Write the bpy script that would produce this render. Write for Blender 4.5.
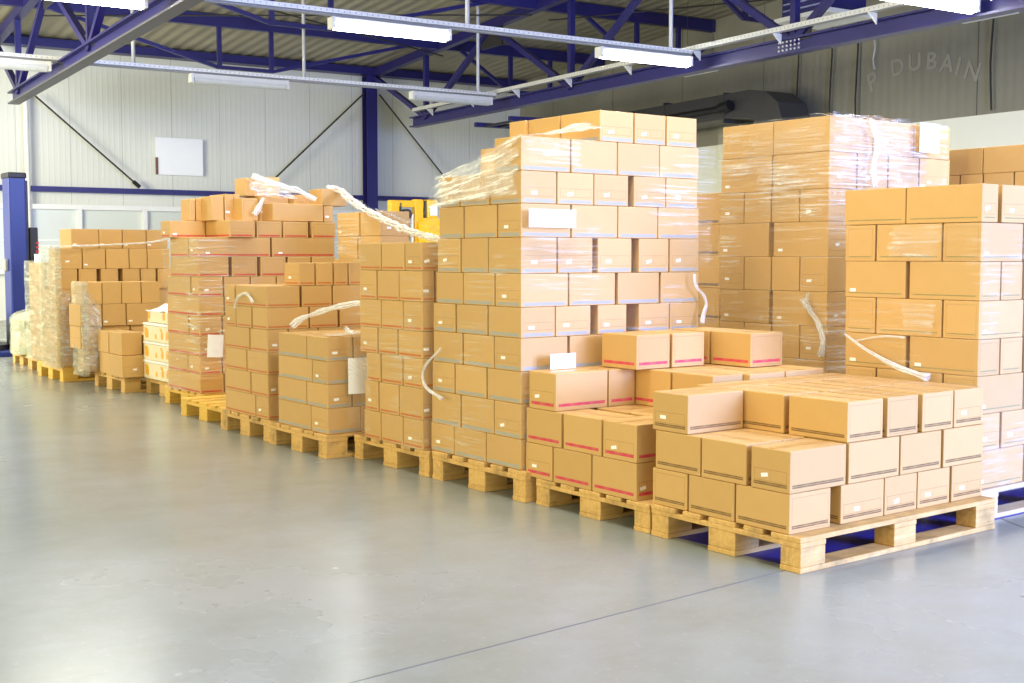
import bpy, math, random
from mathutils import Vector, Matrix, noise as mnoise
random.seed(7)
for o in list(bpy.data.objects): bpy.data.objects.remove(o)
scn = bpy.context.scene
COL = scn.collection

# ------------------------------------------------------------------ camera
CX, CY, CZ = -3.50297, -2.91517, 1.17085
YAW, PITCH = math.radians(53.32608), math.radians(-3.98835)
fw = Vector((math.cos(YAW)*math.cos(PITCH), math.sin(YAW)*math.cos(PITCH), math.sin(PITCH)))
rt = Vector((math.sin(YAW), -math.cos(YAW), 0))
up = rt.cross(fw)
cam_data = bpy.data.cameras.new('camera'); cam = bpy.data.objects.new('camera', cam_data)
COL.objects.link(cam)
cam.matrix_world = Matrix(((rt.x, up.x, -fw.x, CX), (rt.y, up.y, -fw.y, CY), (rt.z, up.z, -fw.z, CZ), (0, 0, 0, 1)))
cam_data.sensor_width = 36; cam_data.lens = 1218.5876*36/1024
cam_data.clip_start = .05; cam_data.clip_end = 200
scn.camera = cam

# ------------------------------------------------------------------ light, world, exposure
world = bpy.data.worlds.new('hall_air'); scn.world = world; world.use_nodes = True
bgn = world.node_tree.nodes['Background']
bgn.inputs['Color'].default_value = (1.0, .97, .70, 1); bgn.inputs['Strength'].default_value = .95
scn.view_settings.view_transform = 'Standard'; scn.view_settings.look = 'None'
scn.view_settings.exposure = 0.40; scn.view_settings.gamma = 1; scn.view_settings.use_curve_mapping = False
TH = math.radians(-4.7)                      # the hall's axes against the pallet row's
LAMP_W = 49.0                                # watts of each lit tube lamp
def area_light(name, loc, target, size, size_y, energy, color):
    l = bpy.data.lights.new(name, 'AREA'); l.shape = 'RECTANGLE'; l.size = size; l.size_y = size_y
    l.energy = energy; l.color = color
    o = bpy.data.objects.new(name, l); COL.objects.link(o); o.location = loc
    o.rotation_euler = (Vector(target)-Vector(loc)).to_track_quat('-Z', 'Y').to_euler()
    return o
# bluish light from an unseen source on the right, for the cartons' right faces
area_light('unseen_right_light', (2.6, -7.6, 2.3), (1.2, 1.0, .8), 4.2, 3.0, 1850, (.25, .38, 1.0))
# added warm fill from out of view on the left, for the left faces
area_light('left_fill_light', (-10.5, 1.5, 2.6), (1.0, 3.0, .8), 8.0, 3.4, 350, (1.0, .85, .38))
# added fill light, out of view at far left, brightening the back wall
area_light('back_wall_fill_light', (-5.5, 13.5, 3.2), (8.0, 20.4, 3.2), 4.0, 3.0, 950, (1.0, .98, .82))

# ------------------------------------------------------------------ shader helpers
def srgb(r, g, b):
    f = lambda c: (c/255/12.92) if c/255 <= .04045 else ((c/255+.055)/1.055)**2.4
    return (f(r), f(g), f(b), 1)
class NT:
    def __init__(s, name):
        s.m = bpy.data.materials.new(name); s.m.use_nodes = True; s.t = s.m.node_tree; s.n = s.t.nodes; s.l = s.t.links
        s.b = s.n['Principled BSDF']; s.out = s.n['Material Output']
    def set(s, sock, v):
        if isinstance(v, bpy.types.NodeSocket): s.l.new(v, sock)
        else: sock.default_value = v
    def math(s, op, a, b=0.0, c=None):
        n = s.n.new('ShaderNodeMath'); n.operation = op; s.set(n.inputs[0], a); s.set(n.inputs[1], b)
        if c is not None: s.set(n.inputs[2], c)
        return n.outputs[0]
    def mul(s, a, b): return s.math('MULTIPLY', a, b)
    def add(s, a, b): return s.math('ADD', a, b)
    def sub(s, a, b): return s.math('SUBTRACT', a, b)
    def between(s, x, a, b):
        return s.mul(s.math('GREATER_THAN', x, a), s.math('LESS_THAN', x, b))
    def mix(s, f, a, b, mode='MIX'):
        n = s.n.new('ShaderNodeMix'); n.data_type = 'RGBA'; n.blend_type = mode
        s.set(n.inputs[0], f); s.set(n.inputs[6], a); s.set(n.inputs[7], b); return n.outputs[2]
    def uv(s, name):
        n = s.n.new('ShaderNodeUVMap'); n.uv_map = name
        x = s.n.new('ShaderNodeSeparateXYZ'); s.l.new(n.outputs[0], x.inputs[0]); return x.outputs[0], x.outputs[1], n.outputs[0]
    def coord(s, which='Object'):
        n = s.n.new('ShaderNodeTexCoord'); return n.outputs[which]
    def sep(s, v):
        x = s.n.new('ShaderNodeSeparateXYZ'); s.l.new(v, x.inputs[0]); return x.outputs
    def scale(s, v, sc, loc=(0, 0, 0)):
        n = s.n.new('ShaderNodeMapping'); s.l.new(v, n.inputs[0]); n.inputs['Scale'].default_value = sc
        n.inputs['Location'].default_value = loc; return n.outputs[0]
    def noise(s, v, scale=5, detail=3, rough=.5):
        n = s.n.new('ShaderNodeTexNoise'); s.l.new(v, n.inputs['Vector']); n.inputs['Scale'].default_value = scale
        n.inputs['Detail'].default_value = detail; n.inputs['Roughness'].default_value = rough; return n.outputs[0]
    def ramp(s, f, pts):
        n = s.n.new('ShaderNodeValToRGB'); s.l.new(f, n.inputs[0]); e = n.color_ramp.elements
        while len(e) < len(pts): e.new(.5)
        for el, (p, c) in zip(e, pts):
            el.position = p; el.color = c if len(c) == 4 else (*c, 1)
        return n.outputs[0]
    def rampf(s, f, a, b, lo=0., hi=1.):
        n = s.n.new('ShaderNodeMapRange'); s.l.new(f, n.inputs[0]); n.inputs[1].default_value = a; n.inputs[2].default_value = b
        n.inputs[3].default_value = lo; n.inputs[4].default_value = hi; n.clamp = True; return n.outputs[0]
    def bump(s, h, strength=.2, dist=.01):
        n = s.n.new('ShaderNodeBump'); s.l.new(h, n.inputs['Height']); n.inputs['Strength'].default_value = strength
        n.inputs['Distance'].default_value = dist; s.l.new(n.outputs[0], s.b.inputs['Normal'])
    def done(s, color=None, rough=.5, metal=0., spec=None):
        if color is not None: s.set(s.b.inputs['Base Color'], color)
        s.set(s.b.inputs['Roughness'], rough); s.set(s.b.inputs['Metallic'], metal)
        if spec is not None: s.b.inputs['Specular IOR Level'].default_value = spec
        return s.m
def plain(name, col, rough=.5, metal=0., var=.06, sc=8):
    t = NT(name); n = t.noise(t.coord(), sc, 3)
    c2 = tuple(max(0, x*(1-var*2.2)) for x in col[:3])+(1,)
    return t.done(t.mix(n, c2, tuple(min(1, x*(1+var)) for x in col[:3])+(1,)), rough, metal)

KRAFT = srgb(206, 166, 104)
BANDS = {  # colour, bottom, top, side margin, double line
 'dark':   (srgb(112, 84, 48), .018, .031, .014, True),
 'pink':   (srgb(206, 48, 84), .020, .034, .016, False),
 'blue':   (srgb(160, 162, 158), .006, .022, .014, False),
 'orange': (srgb(192, 98, 38), .010, .020, .010, False),
 'red':    (srgb(196, 58, 50), .008, .021, .014, False),
 'green':  (srgb(140, 132, 84), .018, .0235, .020, False),
 'navy':   (srgb(74, 82, 100), .016, .030, .004, True),
 'none':   None}
def carton_mat(style, kind, tint=1.0):
    t = NT('cardboard_'+style+'_'+kind)
    u, v, uvv = t.uv('uv'); w, h, _ = t.uv('dim')
    oi = t.n.new('ShaderNodeObjectInfo').outputs['Random']
    base = t.mix(oi, tuple(c*.93 for c in KRAFT[:3])+(1,), (min(1, KRAFT[0]*1.05), KRAFT[1]*1.05, KRAFT[2]*1.06, 1))
    blot = t.noise(uvv, 9, 3)
    base = t.mix(t.rampf(blot, .3, .75, 0, .10), base, srgb(176, 124, 66))
    fib = t.noise(t.scale(uvv, (30, 260, 1)), 1.0, 2)
    base = t.mix(t.rampf(fib, .35, .7, 0, .10), base, srgb(190, 142, 82))
    line = srgb(158, 112, 62)
    def rect(inset, y0, y1, lw=.0022):
        au, bu = inset, t.sub(w, inset)
        inside = t.mul(t.between(u, au, bu), t.between(v, y0, y1))
        y0b = t.add(y0, lw) if not isinstance(y0, float) else y0+lw
        inner = t.mul(t.between(u, inset+lw, t.sub(w, inset+lw)), t.between(v, y0b, t.sub(y1, lw)))
        return t.sub(inside, inner)
    if kind == 'panel':
        top = t.mul(h, .50)
        m = rect(.016, .034, top)
        mid = t.mul(w, .5)
        dv = t.mul(t.between(u, t.sub(mid, .0008), t.add(mid, .0008)), t.between(v, .034, top))
        base = t.mix(t.mul(t.math('MAXIMUM', m, dv), .6), base, line)
    if kind == 'outline':
        base = t.mix(t.mul(rect(.014, .010, t.sub(h, .016)), .55), base, line)
    if BANDS[style] and kind != 'top':
        c, b0, b1, mg, dbl = BANDS[style]
        bm = t.mul(t.between(v, b0, b1), t.between(u, mg, t.sub(w, mg)))
        if dbl: bm = t.sub(bm, t.mul(bm, t.mul(t.between(v, b0+(b1-b0)*.40, b0+(b1-b0)*.60), .6)))
        wear = t.rampf(t.noise(t.scale(uvv, (25, 120, 1)), 1., 2), .3, .6, .70, .95)
        base = t.mix(t.mul(bm, wear), base, c)
    if kind == 'top':
        # uv x runs along the long side; the flaps meet on the centre line under a clear tape
        mid = t.mul(h, .5)
        tape = t.between(v, t.sub(mid, .025), t.add(mid, .025))
        seam = t.between(v, t.sub(mid, .0014), t.add(mid, .0014))
        base = t.mix(t.mul(tape, .28), base, srgb(196, 142, 70))
        base = t.mix(t.mul(seam, .75), base, srgb(92, 62, 30))
        t.l.new(t.rampf(tape, 0, 1, .62, .3), t.b.inputs['Roughness'])
        t.bump(t.noise(t.scale(uvv, (6, 60, 1)), 1, 2), .15, .004)
        t.set(t.b.inputs['Base Color'], base); return t.m
    wv = t.n.new('ShaderNodeTexWave'); wv.inputs['Scale'].default_value = 45; wv.bands_direction = 'X'
    wv.inputs['Distortion'].default_value = .6; t.l.new(uvv, wv.inputs[0])
    t.bump(t.add(t.mul(wv.outputs[1], .5), blot), .10, .003)
    return t.done(base, .62, spec=.35)
_cm = {}
def cmat(style, kind):
    if (style, kind) not in _cm: _cm[(style, kind)] = carton_mat('none' if kind == 'top' else style, kind)
    return _cm[(style, kind)]

def film_mat(name, base=.06, streak=.5, patch=(.42, .62), col=(.95, .96, .93), rough=.22, stretch=(2.5, 60, 1), edge=True):
    t = NT(name); u, v, uvv = t.uv('uv')
    p = t.rampf(t.noise(uvv, 2.2, 2), patch[0], patch[1], .0, 1.)
    s = t.rampf(t.noise(t.scale(uvv, stretch), 1.0, 4, .65), .50, .68)  # white streaks: the film's haze and its reflections, put into the opacity
    cr = t.rampf(t.noise(uvv, 26, 4, .7), .55, .70)
    a = t.add(base, t.mul(p, t.add(t.mul(s, streak), t.mul(cr, streak*.35))))
    a = t.math('MINIMUM', a, .96)
    if edge:
        ex, ey, _ = t.uv('dim')
        m = t.math('MINIMUM', t.math('MINIMUM', ex, t.sub(1., ex)), t.math('MINIMUM', ey, t.sub(1., ey)))
        a = t.mul(a, t.rampf(t.add(m, t.mul(t.sub(t.noise(t.scale(uvv, (3, 22, 1)), 1.5, 4, .7), .5), .55)), .0, .10))
    t.done((*col, 1), rough, spec=.8)
    t.l.new(a, t.b.inputs['Alpha'])
    t.bump(t.noise(t.scale(uvv, (4, 50, 1)), 1, 4), .5, .01)
    return t.m
FILM = {
 'clear': film_mat('stretch_film_clear', .02, .50, (.50, .72)),
 'light': film_mat('stretch_film_light', .03, .70, (.42, .62)),
 'dense': film_mat('stretch_film_dense', .08, .85, (.30, .55), (.86, .87, .88)),
 'milky': film_mat('stretch_film_milky', .34, .60, (.30, .6), (.62, .64, .50), .3, (5, 22, 1)),
 'fold':  film_mat('stretch_film_fold', .30, .95, (.15, .5), (.97, .97, .95), .25, (3, 55, 1)),
 'rope':  film_mat('stretch_film_rope', .34, .95, (.1, .5), (.92, .92, .91), .28, (4, 30, 1), False),
 'silver': film_mat('stretch_film_silver', .30, .65, (.2, .5), (.66, .68, .72), .2, (8, 40, 1)),
}
M = {}
def wood(name, c1, c2, dirt):
    t = NT(name); o = t.coord(); n = t.noise(t.scale(o, (3, 40, 40)), 1.2, 4, .6)
    c = t.mix(t.rampf(n, .3, .7), c1, c2)
    g = t.noise(o, 7, 4, .65)
    oi = t.n.new('ShaderNodeObjectInfo').outputs['Random']
    c = t.mix(t.mul(t.rampf(g, .45, .72), t.rampf(oi, 0, 1, .15, dirt)), c, srgb(98, 76, 50))
    t.bump(n, .25, .004); return t.done(c, .7)
M['wood'] = wood('pallet_wood', srgb(206, 160, 88), srgb(226, 188, 120), .75)
M['wood_pale'] = wood('pallet_wood_pale', srgb(214, 186, 140), srgb(232, 212, 178), .55)
M['wood_yellow'] = wood('pallet_wood_yellow', srgb(222, 172, 66), srgb(238, 198, 100), .3)
M['sticker'] = plain('white_sticker', srgb(250, 250, 248), .35, var=.01)
M['paper'] = plain('white_paper', srgb(244, 246, 248), .4, var=.01)
M['blue'] = plain('blue_steel_paint', srgb(36, 32, 104), .42, .0, .10, 3)
M['navy'] = plain('navy_machine_paint', srgb(28, 46, 128), .35, .0, .06, 2)
M['black'] = plain('black_plastic', srgb(26, 26, 28), .45)
M['dark_steel'] = plain('dark_steel', srgb(62, 60, 62), .45, .4)
M['galv'] = plain('galvanised_steel', srgb(206, 206, 206), .4, .3)
M['white_metal'] = plain('white_metal', srgb(232, 232, 228), .4, .0, .03)
M['yellow'] = plain('yellow_machine_paint', srgb(246, 190, 30), .35, .0, .06, 3)
M['duct'] = plain('dark_duct_sheet', srgb(74, 72, 72), .5, .3)
M['grey_box'] = plain('grey_plastic', srgb(150, 150, 148), .5)
M['red'] = plain('red_paint', srgb(196, 40, 32), .45)
t = NT('tray_perforated'); x, y, z = t.sep(t.coord('Object'))
ph = t.math('FRACT', t.mul(x, 14.)); hole = t.mul(t.between(ph, .35, .58), t.between(z, .015, .035))
M['tray'] = t.done(t.mix(t.mul(hole, .38), srgb(238, 238, 236), srgb(70, 68, 70)), .4, .2)
t = NT('lamp_diffuser'); t.b.inputs['Emission Color'].default_value = (1, .985, .92, 1); t.b.inputs['Emission Strength'].default_value = 20
M['lamp_on'] = t.done((.9, .9, .88, 1), .4)
M['lamp_off'] = plain('unlit_tube_diffuser', srgb(214, 216, 212), .3)

# ------------------------------------------------------------------ mesh helpers
class MB:
    def __init__(s): s.v = []; s.f = []; s.m = []; s.uv = []; s.has_uv = False
    def quad(s, pts, m=0, uv=None):
        i = len(s.v); s.v += [tuple(p) for p in pts]; s.f.append(tuple(range(i, i+len(pts)))); s.m.append(m); s.uv.append(uv)
        if uv: s.has_uv = True
    def box(s, x0, x1, y0, y1, z0, z1, m=0):
        p = [(x0, y0, z0), (x1, y0, z0), (x1, y1, z0), (x0, y1, z0), (x0, y0, z1), (x1, y0, z1), (x1, y1, z1), (x0, y1, z1)]
        i = len(s.v); s.v += p
        for f in ((0, 3, 2, 1), (4, 5, 6, 7), (0, 1, 5, 4), (1, 2, 6, 5), (2, 3, 7, 6), (3, 0, 4, 7)):
            s.f.append(tuple(i+k for k in f)); s.m.append(m); s.uv.append(None)
    def bar(s, a, b, w, h, m=0, upv=(0, 0, 1)):
        a = Vector(a); b = Vector(b); d = (b-a).normalized(); u = Vector(upv)
        if abs(d.dot(u)) > .98: u = Vector((0, 1, 0))
        r = d.cross(u).normalized(); u = r.cross(d)
        i = len(s.v)
        for p in (a, b):
            for sx, sy in ((-1, -1), (1, -1), (1, 1), (-1, 1)): s.v.append(tuple(p+r*sx*w/2+u*sy*h/2))
        for f in ((0, 1, 2, 3), (7, 6, 5, 4), (0, 4, 5, 1), (1, 5, 6, 2), (2, 6, 7, 3), (3, 7, 4, 0)):
            s.f.append(tuple(i+k for k in f)); s.m.append(m); s.uv.append(None)
    def tube(s, pts, r, n=8, m=0, cap=True, uvs=False):
        pts = [Vector(p) for p in pts]; rr = r if isinstance(r, (list, tuple)) else [r]*len(pts)
        i = len(s.v); L = 0; Ls = []
        pu = Vector((0, 0, 1))
        for k, p in enumerate(pts):
            d = (pts[min(k+1, len(pts)-1)]-pts[max(k-1, 0)]).normalized()
            if k: L += (p-pts[k-1]).length
            Ls.append(L)
            if abs(d.dot(pu)) > .95: pu = Vector((0, 1, 0)) if abs(d.y) < .9 else Vector((1, 0, 0))
            x = d.cross(pu).normalized(); pu = x.cross(d)
            for j in range(n):
                a = 2*math.pi*j/n; s.v.append(tuple(p+(x*math.cos(a)+pu*math.sin(a))*rr[k]))
        for k in range(len(pts)-1):
            for j in range(n):
                j2 = (j+1) % n; s.f.append((i+k*n+j, i+k*n+j2, i+(k+1)*n+j2, i+(k+1)*n+j)); s.m.append(m)
                if uvs:
                    s.has_uv = True; c = 6.28*rr[k]/n
                    s.uv.append([(Ls[k], j*c), (Ls[k], (j+1)*c), (Ls[k+1], (j+1)*c), (Ls[k+1], j*c)])
                else: s.uv.append(None)
        if cap:
            s.f.append(tuple(i+j for j in reversed(range(n)))); s.m.append(m); s.uv.append(None)
            e = i+(len(pts)-1)*n; s.f.append(tuple(e+j for j in range(n))); s.m.append(m); s.uv.append(None)
    def mesh(s, name, mats):
        me = bpy.data.meshes.new(name); me.from_pydata(s.v, [], s.f)
        for m in mats: me.materials.append(m)
        me.polygons.foreach_set('material_index', s.m)
        if s.has_uv:
            ul = me.uv_layers.new(name='uv')
            for p, uv in zip(me.polygons, s.uv):
                if uv:
                    for li, c in zip(p.loop_indices, uv): ul.data[li].uv = c
        if s.has_uv:
            dl = me.uv_layers.new(name='dim'); ed = getattr(s, 'edge', None)
            for k, p in enumerate(me.polygons):
                for n_, li in enumerate(p.loop_indices): dl.data[li].uv = ed[k][n_] if ed else (.5, .5)
        me.update(); return me
    def build(s, name, mats, parent=None, bevel=0, smooth=False):
        if not isinstance(mats, (list, tuple)): mats = [mats]
        return link(name, s.mesh(name, mats), parent, bevel, smooth)
def link(name, me, parent=None, bevel=0, smooth=False):
    o = bpy.data.objects.new(name, me); COL.objects.link(o)
    if parent: o.parent = parent
    if bevel:
        md = o.modifiers.new('edge', 'BEVEL'); md.width = bevel; md.segments = 2; md.limit_method = 'ANGLE'
    if smooth:
        me.polygons.foreach_set('use_smooth', [True]*len(me.polygons))
    return o
def empty(name, loc=(0, 0, 0), rz=0):
    o = bpy.data.objects.new(name, None); COL.objects.link(o); o.location = loc; o.rotation_euler = (0, 0, rz)
    o.empty_display_size = .1; return o
def tag(o, label, cat, group=None, kind=None):
    if label: o['label'] = label
    if cat: o['category'] = cat
    if group: o['group'] = group
    if kind: o['kind'] = kind
    return o
def struct(o, label=None):
    o['kind'] = 'structure'
    if label: o['label'] = label
    return o
def copy_tree(o, parent=None):
    c = o.copy(); COL.objects.link(c); c.parent = parent
    for ch in list(o.children): copy_tree(ch, c)
    return c
def W(a, b, z):                                # hall axes to world
    c, s = math.cos(TH), math.sin(TH); return (c*a-s*b, s*a+c*b, z)

# ------------------------------------------------------------------ the hall
t = NT('polished_concrete'); o = t.coord()
n1 = t.noise(o, .55, 5, .6); n2 = t.noise(o, 3.2, 6, .7); n3 = t.noise(o, 38, 3, .6)
c = t.mix(t.rampf(n1, .3, .7), srgb(138, 146, 136), srgb(155, 161, 160))
c = t.mix(t.rampf(n2, .32, .78, 0, .50), c, srgb(132, 132, 118))
c = t.mix(t.rampf(n3, .60, .78, 0, .18), c, srgb(200, 200, 196))
c = t.mix(t.rampf(t.noise(t.scale(o, (1.2, 2.2, 1), (5, 2, 0)), 1.6, 6, .75), .52, .78, 0, .26), c, srgb(112, 112, 100))
t.bump(n3, .05, .002)
t.l.new(t.rampf(n1, .3, .7, .20, .30), t.b.inputs['Roughness'])
t.set(t.b.inputs['Base Color'], c); t.b.inputs['Specular IOR Level'].default_value = .6
b = MB(); b.box(-14, 26, -12, 30, -.1, 0); struct(b.build('floor', t.m))

# thin saw-cut joint in the slab
t = NT('joint_dark'); mj = t.done(srgb(104, 104, 98), .8)
b = MB(); b.bar((-3.2, -.08, .0004), (.05, .075, .0004), .006, .0012); b.bar((1.25, -.3, .0004), (1.7, .5, .0004), .006, .0012)
struct(b.build('trim_1', mj), 'thin saw-cut joint across the grey concrete floor')
# blue-tinted shade under the near pallets, laid on as a thin coloured strip
b = MB(); b.box(.05, 2.5, .10, .80, .0002, .0012); struct(b.build('floor_shade_strip', plain('blue_floor_shade', srgb(58, 52, 150), .5, var=.1, sc=4)), 'dark blue strip on the floor standing in for shade under the near pallets')

BWALL, AWALL = 20.74, 11.905
t = NT('sandwich_panel_light'); o = t.coord(); x, y, z = t.sep(o)
rib = t.math('SINE', t.mul(x, 2*math.pi/.10)); seam = t.math('LESS_THAN', t.math('FRACT', t.mul(t.add(x, .0), 1/.96)), .012)
c = t.mix(t.rampf(t.noise(o, .5, 3), .3, .7), srgb(212, 214, 202), srgb(222, 223, 212))
c = t.mix(t.mul(seam, .45), c, srgb(120, 120, 112))
t.bump(t.add(t.mul(t.rampf(rib, .2, .9), .6), t.mul(seam, -1)), .22, .012)
m_back = t.done(c, .45)
hall = lambda o: (setattr(o, 'rotation_euler', (0, 0, TH)), o)[1]
b = MB(); b.box(-8, AWALL+.2, BWALL, BWALL+.2, 0, 5.4); struct(hall(b.build('wall_back', m_back)))
t = NT('dark_upper_wall'); o = t.coord(); x, y, z = t.sep(o)
c = t.mix(t.rampf(t.noise(o, .7, 3), .3, .7), srgb(134, 131, 114), srgb(148, 144, 127))
seam = t.math('LESS_THAN', t.math('FRACT', t.mul(t.add(y, .43), 1/2.2)), .008)
c = t.mix(t.mul(seam, .7), c, srgb(44, 42, 40))
rib = t.math('SINE', t.mul(y, 2*math.pi/.16)); t.bump(rib, .15, .01)
b = MB(); b.box(AWALL, AWALL+.2, -8, BWALL+.2, 3.21, 8.2); struct(hall(b.build('wall_right', t.done(c, .6))), 'dark grey upper part of the right wall')
b = MB(); b.box(AWALL, AWALL+.2, -8, BWALL+.2, 0, 3.21); struct(hall(b.build('wall_right_lower', plain('cream_wall', srgb(244, 243, 226), .5, var=.01))), 'cream white lower part of the right wall')
ROOF0, RSL = 5.16, .05
def roofz(bb): return ROOF0+(BWALL-bb)*RSL
t = NT('roof_sheet'); o = t.coord(); x, y, z = t.sep(o)
rib = t.math('SINE', t.mul(x, 2*math.pi/.25))
c = t.mix(t.rampf(t.noise(o, .6, 3), .3, .7), srgb(160, 152, 130), srgb(176, 168, 146))
t.bump(rib, .3, .03)
b = MB(); za, zb = roofz(BWALL+.2), roofz(-8)
p = [(-8, BWALL+.2, za), (AWALL+.2, BWALL+.2, za), (AWALL+.2, -8, zb), (-8, -8, zb)]
b.quad([p[3], p[2], p[1], p[0]]); b.quad([(q[0], q[1], q[2]+.12) for q in p])
for i in range(4):
    q, r = p[i], p[(i+1) % 4]; b.quad([q, r, (r[0], r[1], r[2]+.12), (q[0], q[1], q[2]+.12)])
struct(hall(b.build('ceiling', t.done(c, .6))))

def beam_thing(name, label, cat, parts, group=None):
    """parts: list of (part name, material, builder) in hall axes"""
    e = empty(name, (0, 0, 0), TH); tag(e, label, cat, group)
    for pn, mt, fn in parts:
        bb = MB(); fn(bb); bb.build(pn, mt, e)
    return e
# H-section column: two flanges and a web
def hcol(bb, a, bb_, z0, z1, s=.24):
    bb.box(a-s/2, a+s/2, bb_-s/2, bb_-s/2+.016, z0, z1); bb.box(a-s/2, a+s/2, bb_+s/2-.016, bb_+s/2, z0, z1)
    bb.box(a-.006, a+.006, bb_-s/2+.016, bb_+s/2-.016, z0, z1)
    bb.box(a-s/2-.02, a+s/2+.02, bb_-s/2-.02, bb_+s/2+.02, z0, z0+.02)
beam_thing('steel_column', 'blue steel column standing against the back wall panels', 'column',
           [('shaft', M['blue'], lambda q: hcol(q, 7.98, 20.48, 0, 4.97)),
            ('base_plate', M['dark_steel'], lambda q: q.box(7.80, 8.16, 20.3, 20.66, 0, .02))])
b = MB(); b.tube([W(1.13, 20.6, 0), W(1.13, 20.6, 4.1)], .045, 12)
tag(b.build('downpipe', M['white_metal'], smooth=False), 'slim white vertical pipe on the back wall by the blue machine mast', 'pipe')
# eave beam and girt
beam_thing('eave_beam', 'blue horizontal beam along the top of the back wall', 'beam',
           [('web', M['blue'], lambda q: q.box(-8, AWALL-.02, 20.40, 20.60, 5.0, 5.14)), ('flange', M['blue'], lambda q: q.box(-8, AWALL-.02, 20.36, 20.64, 4.98, 5.0))])
beam_thing('wall_girt', 'thin blue horizontal rail halfway up the back wall', 'beam',
           [('rail', M['blue'], lambda q: (q.box(-8, 7.92, 20.60, 20.73, 2.37, 2.47), q.box(8.18, AWALL-.02, 20.60, 20.73, 2.37, 2.47)))])
def rod(name, p0, p1, label):
    e = empty(name, (0, 0, 0), TH); tag(e, label, 'brace rod', 'tie rods on the back wall')
    q = MB(); q.tube([p0, p1], .018, 8); q.build('rod', M['dark_steel'], e)
    d = (Vector(p1)-Vector(p0)).normalized(); q = MB(); q.tube([Vector(p1)-d*.16, p1], .04, 8); q.build('turnbuckle', M['black'], e)
rod('brace_rod', (1.25, 20.5, 4.12), (3.15, 20.55, 2.50), 'thin dark tie rod sloping down from the white pipe to the blue rail')
rod('brace_rod', (7.86, 20.5, 4.60), (5.60, 20.55, 2.50), 'thin dark tie rod sloping down leftwards from the blue column')
rod('brace_rod', (8.22, 20.5, 4.60), (10.2, 20.55, 2.50), 'thin dark tie rod sloping down rightwards from the blue column')
# white glazing strip on the lower back wall
e = empty('window_1', (0, 0, 0), TH); struct(e)
q = MB(); q.box(.3, 7.9, 20.60, 20.70, 2.05, 2.14); q.box(.3, 7.9, 20.60, 20.70, .85, .93)
for a in (.3, 2.0, 3.22, 4.5, 5.7, 6.9, 7.82): q.box(a, a+.08, 20.61, 20.71, .93, 2.05)
q.build('window_frame', M['white_metal'], e)
t = NT('frosted_pane'); mp = t.done(srgb(206, 211, 202), .25)
q = MB(); q.box(.38, 7.82, 20.68, 20.72, .93, 2.05); q.build('window_pane', mp, e)
q = MB(); q.box(.38, 7.82, 20.66, 20.68, 1.46, 1.49); q.build('window_bar', M['white_metal'], e)
# blank white board
e = empty('wall_board', W(3.97, 20.68, 3.12), TH); tag(e, 'blank white square board high on the light back wall', 'board')
q = MB(); q.box(-.46, .46, -.02, .02, -.36, .36); q.build('panel', M['paper'], e)
q = MB(); q.box(-.475, -.43, -.03, .0, -.36, -.03); q.build('bracket', plain('brown_bracket', srgb(120, 82, 60), .6), e)

# roof trusses, lower chord along the hall
def truss(a, bend, label):
    e = empty('roof_truss', (0, 0, 0), TH); tag(e, label, 'truss', 'lattice roof trusses')
    zc = 3.83
    q = MB(); q.box(a-.09, a+.09, -7.5, bend, zc-.10, zc-.075, 1); q.box(a-.09, a+.09, -7.5, bend, zc+.075, zc+.10); q.box(a-.008, a+.008, -7.5, bend, zc-.075, zc+.075)
    q.build('lower_chord', [M['blue'], plain('primed_grey_steel', srgb(96, 94, 104), .5) if a < 4 else M['blue']], e)
    lows = [bend-.55-4.95*i for i in range(6)]; ups = [20.45]+[bend-3.05-4.95*i for i in range(5)]
    q = MB(); q.bar((a, 20.45, roofz(20.45)-.16), (a, -7.5, roofz(-7.5)-.16), .14, .16); q.build('upper_chord', M['blue'], e)
    for i, l in enumerate(lows):
        for uu in (ups[i], ups[i+1] if i+1 < len(ups) else None):
            if uu is None: continue
            q = MB(); q.bar((a, l, zc+.05), (a, uu, roofz(uu)-.2), .09, .09, upv=(1, 0, 0)); q.build('diagonal', M['blue'], e)
        q = MB(); q.bar((a, l, zc+.1), (a, l, roofz(l)-.2), .09, .09); q.build('post', M['blue'], e)
        q = MB(); q.box(a-.012, a+.012, l-.28, l+.28, zc+.05, zc+.26); q.build('gusset', M['dark_steel'], e)
    for i in (1, 2):
        l = ups[i]; q = MB(); q.box(a-.014, a+.014, l-.35, l+.35, roofz(l)-.55, roofz(l)-.1); q.build('gusset', M['dark_steel'], e)
    return e
tB = truss(8.05, 18.62, 'blue steel roof truss running over the pallets, ending beside the blue column')
truss(.62, 18.9, 'blue steel roof truss at upper left, its lower chord ending near the white pipe')
q = MB()
for i in range(6):
    for j in range(3): q.tube([(8.05-.09, 8.0+.07*i, 3.775+.05*j), (8.05-.10, 8.0+.07*i, 3.775+.05*j)], .014, 8)
q.build('splice_bolts', M['galv'], tB)
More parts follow.
